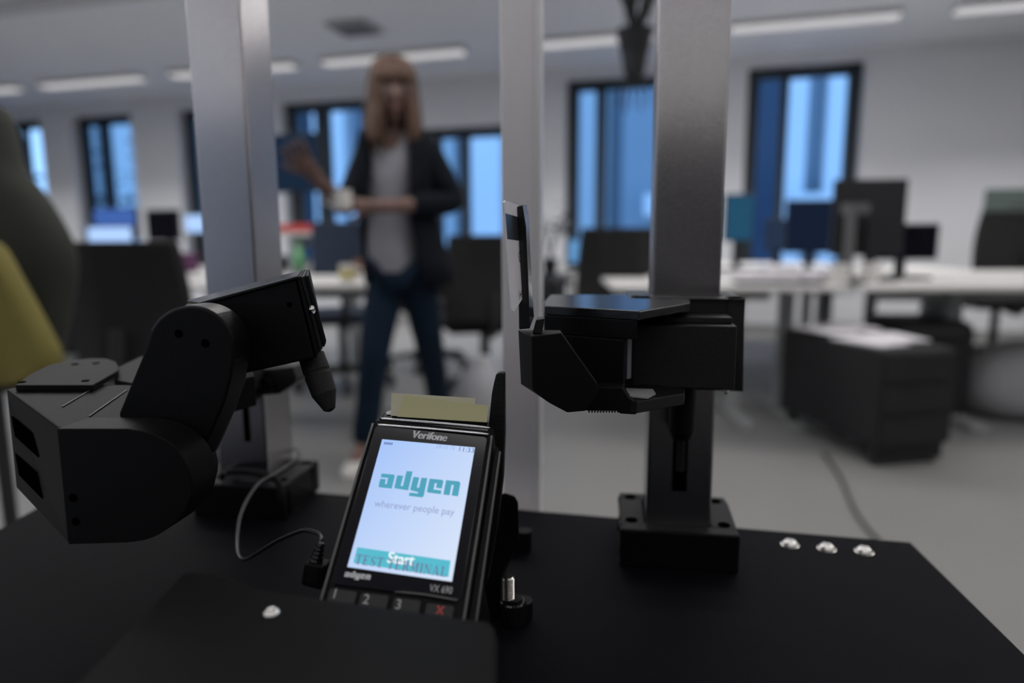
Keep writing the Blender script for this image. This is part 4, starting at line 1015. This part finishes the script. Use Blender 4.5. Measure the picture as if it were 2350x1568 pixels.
# serif capitals drawn stroke by stroke
def serif(ch):
    R_ = []; q = lambda x0, y0, x1, y1: R_.append([(x0, y0), (x1, y0), (x1, y1), (x0, y1)])
    st = .17; th = .06; sf = .05
    if ch == 'T': q(.36, 0, .36+st, 1); q(0, .93, .9, 1); q(0, .76, .06, .95); q(.84, .76, .9, .95); q(.22, 0, .68, sf); w_ = .9
    elif ch == 'E': q(.12, 0, .12+st, 1); q(0, .94, .78, 1); q(0, 0, .8, .06); q(.2, .48, .58, .54); q(.72, .78, .78, .95); q(.75, .04, .8, .24); q(.54, .4, .59, .62); w_ = .85
    elif ch == 'I': q(.14, 0, .14+st, 1); q(0, .95, .45, 1); q(0, 0, .45, .05); w_ = .45
    elif ch == 'L': q(.14, 0, .14+st, 1); q(0, .95, .45, 1); q(0, 0, .75, .06); q(.69, .04, .75, .28); w_ = .78
    elif ch == 'R':
        q(.14, 0, .14+st, 1); q(0, .95, .5, 1); q(0, 0, .45, .05); q(.3, .47, .55, .53); q(.55, .55, .55+st, .93); R_.append([(.5, 1), (.62, .98), (.70, .92), (.55, .92)]); R_.append([(.5, .47), (.55, .56), (.72, .56), (.62, .48)])
        R_.append([(.44, .5), (.62, .5), (.88, 0), (.68, 0)]); q(.66, 0, .95, .05); w_ = .92
    elif ch == 'M': q(.12, 0, .17, 1); q(.82, 0, .82+st, 1); R_.append([(.08, 1), (.28, 1), (.6, .1), (.48, .05)]); R_.append([(.5, .05), (.56, .15), (.90, 1), (.82, 1)]); q(0, .95, .25, 1); q(.85, .95, 1.12, 1); q(0, 0, .3, .05); q(.7, 0, 1.12, .05); w_ = 1.12
    elif ch == 'N': q(.12, 0, .17, 1); q(.80, 0, .85, 1); R_.append([(.06, 1), (.26, 1), (.86, 0), (.76, 0)]); q(0, .95, .26, 1); q(.68, .95, .98, 1); q(0, 0, .3, .05); w_ = .98
    elif ch == 'A': R_.append([(.42, 1), (.52, 1), (.92, 0), (.72, 0)]); R_.append([(.42, 1), (.47, .95), (.17, 0), (.11, 0)]); q(.24, .30, .68, .36); q(0, 0, .3, .05); q(.62, 0, 1.0, .05); w_ = .98
    elif ch == 'S':
        R_ += [[(.12, .60), (.30, .62), (.24, .78), (.10, .76)], [(.10, .76), (.24, .78), (.32, .94), (.22, .96)], [(.22, .96), (.32, .94), (.62, .96), (.40, 1.01)], [(.58, .94), (.60, .74), (.66, .74), (.66, 1.0)],
               [(.12, .62), (.16, .50), (.60, .30), (.64, .46)], [(.58, .48), (.54, .30), (.56, .18), (.70, .26)], [(.70, .28), (.56, .20), (.42, .04), (.60, .04)], [(.60, .05), (.42, .04), (.10, .06), (.32, -.01)], [(.06, .0), (.12, .0), (.12, .26), (.06, .26)]]; w_ = .74
    return R_, w_
x_ = 0; quads = []; s0_ = tl(813, 1294); s1_ = tl(1025, 1325)
for ch in 'TEST TERMINAL':
    if ch == ' ': x_ += .45; continue
    R_, w_ = serif(ch); quads += [[(x_+a, b_) for a, b_ in g] for g in R_]; x_ += w_+.14
tot = x_; dx = (s1_[0]-s0_[0])/tot; hgt = .0046
vs = []; fs = []
for g in quads:
    n0 = len(vs)
    for a, b_ in g:
        f_ = a/tot; vs.append((s0_[0]+(s1_[0]-s0_[0])*f_, s0_[1]+(s1_[1]-s0_[1])*f_+b_*hgt))
    fs.append(tuple(range(n0, n0+4)))
flat('test_terminal_lettering', vs, fs, -.00002, m_mar, scr)
# keypad
m_key = M('rubber_key', (.016, .016, .018), .55)
build('keypad_ridge', B().tube([tp3(*tl(905, 1357), -.0008), tp3(*tl(975, 1365), -.0003), tp3(*tl(1050, 1378), -.0003)], .0005, 8, 3), bpy.data.materials['ridge_highlight_grey'], term, smooth=True)
kc = [tl(790, 1375), tl(857, 1388), tl(932, 1400), tl(1010, 1412)]
KT = [((757, 1350), (820, 1357)), ((829, 1359), (893, 1367)), ((905, 1370), (967, 1378)), ((979, 1382), (1043, 1391))]
KD = [(768, 1363), (840, 1376), (914, 1388), (1010, 1400)]
for row in range(3):
    for k in range(4):
        (xa, ya), (xb, yb) = tl(*KT[k][0]), tl(*KT[k][1]); y1 = (ya+yb)/2-.0135*row; dcx, dcy = tl(*KD[k])
        ky = build('key', tpoly(rr2(xa, xb, y1-.0105, y1, .001, 2), -.0016, -.0004), m_key, term, bevel=.0004)
        if row == 0:
            if k < 3:
                vs, fs = text_shapes('123'[k], .0062)
                flat('digit', [(v.x+dcx, v.y+dcy) for v in vs], fs, -.00035, m_grtext, ky)
            else:
                b = B()
                for a in (1, -1):
                    d_ = Vector((math.cos(.9)*a, math.sin(.9)))*.0023; s_ = Vector((-d_.y, d_.x))*.16; c_ = Vector((dcx, dcy))
                    b.add([tp3(*(c_+e), -.00035) for e in (d_+s_, d_-s_, -d_-s_, -d_+s_)], [(0, 1, 2, 3)])
                build('cancel_mark', b, m_red, ky)
# notes and paper on the terminal's top
def tq(pts, z): return [tp3(*tl(x, y), z) for x, y in pts]
o = build('paper_note', B().prism(tq([(898, 901), (1091, 913), (1088, 966), (896, 953)], -.0004), TM.col[2]*-.0003), m_note2); tag(o, 'pale note at the back on top of the payment terminal', 'note', 'notes on the terminal')
o = build('paper_note', B().prism(tq([(927, 908), (1122, 932), (1117, 970), (912, 957)], .0003), TM.col[2]*-.0003), m_note); tag(o, 'yellower front note on top of the payment terminal', 'note', 'notes on the terminal')
o = build('receipt_paper', B().prism(tq([(884, 942), (899, 935), (900, 947), (886, 947)], -.002), TM.col[2]*-.0003), m_paper); tag(o, 'white receipt corner left of the notes on the terminal', 'paper')

# ---- stand and side guide of the terminal
t = thing('terminal_stand', 'black printed stand behind and right of the payment terminal', 'stand', (-.02, .37, PZ))
A_ = X([(1112, 1140), (1160, 1133), (1180, 1139), (1189, 1153), (1191, 1240), (1168, 1290), (1149, 1330), (1147, 1436), (1092, 1430)], .412)
B_ = X([(1120, 1140), (1160, 1131), (1181, 1138), (1189, 1152), (1191, 1230), (1180, 1268), (1165, 1300), (1150, 1345), (1100, 1345)], .445)
build('side_bracket', B().hull2(A_, B_), m_blk, t, bevel=.001)
A_ = X([(1128, 905), (1132, 884), (1138, 859), (1148, 855), (1157, 858), (1158, 1000), (1154, 1100), (1140, 1215), (1120, 1330), (1092, 1400), (1100, 1300), (1112, 1150), (1120, 985)], .372)
build('side_guide', B().prism(A_, TW*.006), m_print, t, bevel=.0008)
build('back_support', B().prism([tp3(-.024, -.03, -.0365), tp3(.024, -.03, -.0365), tp3(.024, .03, -.0455), tp3(-.024, .03, -.0455)], (0, .012, -.004)), m_blk, t)
sup = [tp3(-.022, .02, -.044), tp3(.022, .02, -.044), tp3(.022, -.02, -.036), tp3(-.022, -.02, -.036)]
sup2 = [Vector((p.x+.012, p.y+.03, PZ)) for p in sup]
build('support_foot', B().hull2(sup, sup2), m_blk, t, bevel=.001)
p = atz(1203, 1268, PZ); build('lug', B().cyl((p.x, p.y+.004, PZ), (p.x, p.y+.004, PZ+.017), .0062).box((p.x-.010, p.y+.004, PZ+.006), (.02, .012, .012)), m_blk, t, bevel=.0005)
# ---- threaded bolt and knurled nut
p = atz(1178, 1428, PZ); p.z = PZ
t = thing('knurled_nut', 'black knurled nut with steel thread right of the payment terminal', 'nut', p)
b = B(); n = 48
prof = []
for z in (0, .001, .0145, .0155):
    rr_ = .0078 if z in (0, .0155) else .0084
    prof.append([p+Vector(((rr_+.0003*(-1)**i)*math.cos(2*PI*i/n), (rr_+.0003*(-1)**i)*math.sin(2*PI*i/n), z)) for i in range(n)])
build('nut_body', b.loft(prof), m_link, t)
build('bolt_collar', B().lathe(p+Vector((0, 0, .0155)), [(.0062, 0), (.0058, .0018), (.004, .002)]), m_blk, t)
b = B(); prof = []; k = 0; z = .0165
while z < .0315: prof += [(.0034, z), (.0035, z+.0002), (.0042, z+.0008), (.0042, z+.0010)]; z += .0013
prof += [(.0041, z), (.0036, z+.0006), (.0002, z+.0006)]
pb = p+Vector((-.0035, -.001, 0))
build('threaded_bolt', B().lathe(pb, prof, n=24), m_chrome, t)
build('nut_flange', B().cyl(p+Vector((.006, .006, 0)), p+Vector((.006, .006, .012)), .0068), m_blk, t)

# ---- connector and cable
CP = [(718, 1300, .300), (725, 1262, .303), (737, 1240, .308), (732, 1226, .316), (712, 1219, .326), (690, 1219, .337), (640, 1240, .362), (600, 1264, .382), (572, 1281, .395), (556, 1284, .405), (546, 1268, .415), (545, 1230, .435), (552, 1185, .455), (572, 1140, .48), (600, 1105, .51), (632, 1088, .535), (662, 1068, .56), (685, 1050, .59), (683, 1034, .615), (660, 1029, .63), (640, 1040, .635), (600, 1068, .60), (560, 1068, .575), (525, 1075, .552), (516, 1090, .545)]
pts = [atd(x, y, D) for x, y, D in CP]
t = thing('charging_cable', 'thin black cable plugged into the left side of the payment terminal', 'cable', pts[0])
build('cord', B().tube(pts[1:], .00125, 8, 5), M('cable_rubber', (.010, .010, .011), .32, spec=.6), t, smooth=True)
a_ = [(697, 1294), (747, 1301), (741, 1352), (733, 1356), (692, 1345), (690, 1338)]
build('plug', B().prism([atd(x, y, .297) for x, y in a_], TW*.008), m_blk, t, bevel=.0012)
build('plug_inset', B().prism([atd(x, y, .2968) for x, y in ((704, 1303), (732, 1307), (727, 1342), (699, 1336))], TW*.0004), m_link, t)
dr = (pts[2]-pts[0]).normalized(); b = B()
for k in range(5):
    c = atd(724+2.6*k, 1292-9.5*k, .301); b.cyl(c-dr*.0006, c+dr*.0006, .0036-.00035*k, n=14)
b.cyl(atd(723, 1298, .301), atd(738, 1246, .303), .0024, .0016, n=12)
build('strain_relief', b, m_link, t)
pts = [atd(x, y, D) for x, y, D in ((505, 1100, .547), (520, 1084, .549), (570, 1082, .545), (622, 1096, .537), (640, 1112, .533), (646, 1150, .528), (652, 1192, .528))]
o = build('thick_cable', B().tube(pts, .0032, 10, 5), m_blk, smooth=True); tag(o, 'thick black cable lying over the foot of the left steel post', 'cable')

# ---- cover in front
ZC = .800
cp = [atz(x, y, ZC) for x, y in ((424, 1313), (512, 1320), (590, 1352), (740, 1376), (1050, 1419), (1120, 1427), (1136, 1446))]
cp += [Vector((cp[-1].x+.002, .12, ZC)), Vector((-.20, .12, ZC)), atz(150, 1600, ZC)]
t = thing('front_cover', 'black cover box in the foreground hiding the lower terminal keys', 'cover', (-.09, .18, PZ))
b = B().prism(cp, (0, 0, -.004))
for k in (6, 7, 8, 9):
    a, c = cp[k], cp[(k+1) % len(cp)]; d_ = Vector((-(c-a).y, (c-a).x, 0)).normalized()*.003
    if d_.dot(Vector((-.05, .2, 0))-Vector((a.x, a.y, 0))) < 0: d_ = -d_
    b.prism([Vector((a.x, a.y, ZC-.004)), Vector((c.x, c.y, ZC-.004)), Vector((c.x, c.y, PZ)), Vector((a.x, a.y, PZ))], d_)
build('cover_shell', b, M('matte_black_cover', (.0058, .0058, .0064), .65, spec=.12, bump=.1, bscale=600), t, bevel=.0022, seg=3)
p = atz(623, 1410, ZC); dome_screw(p, .0034, 'small bright screw on the black front cover', hex_=False)
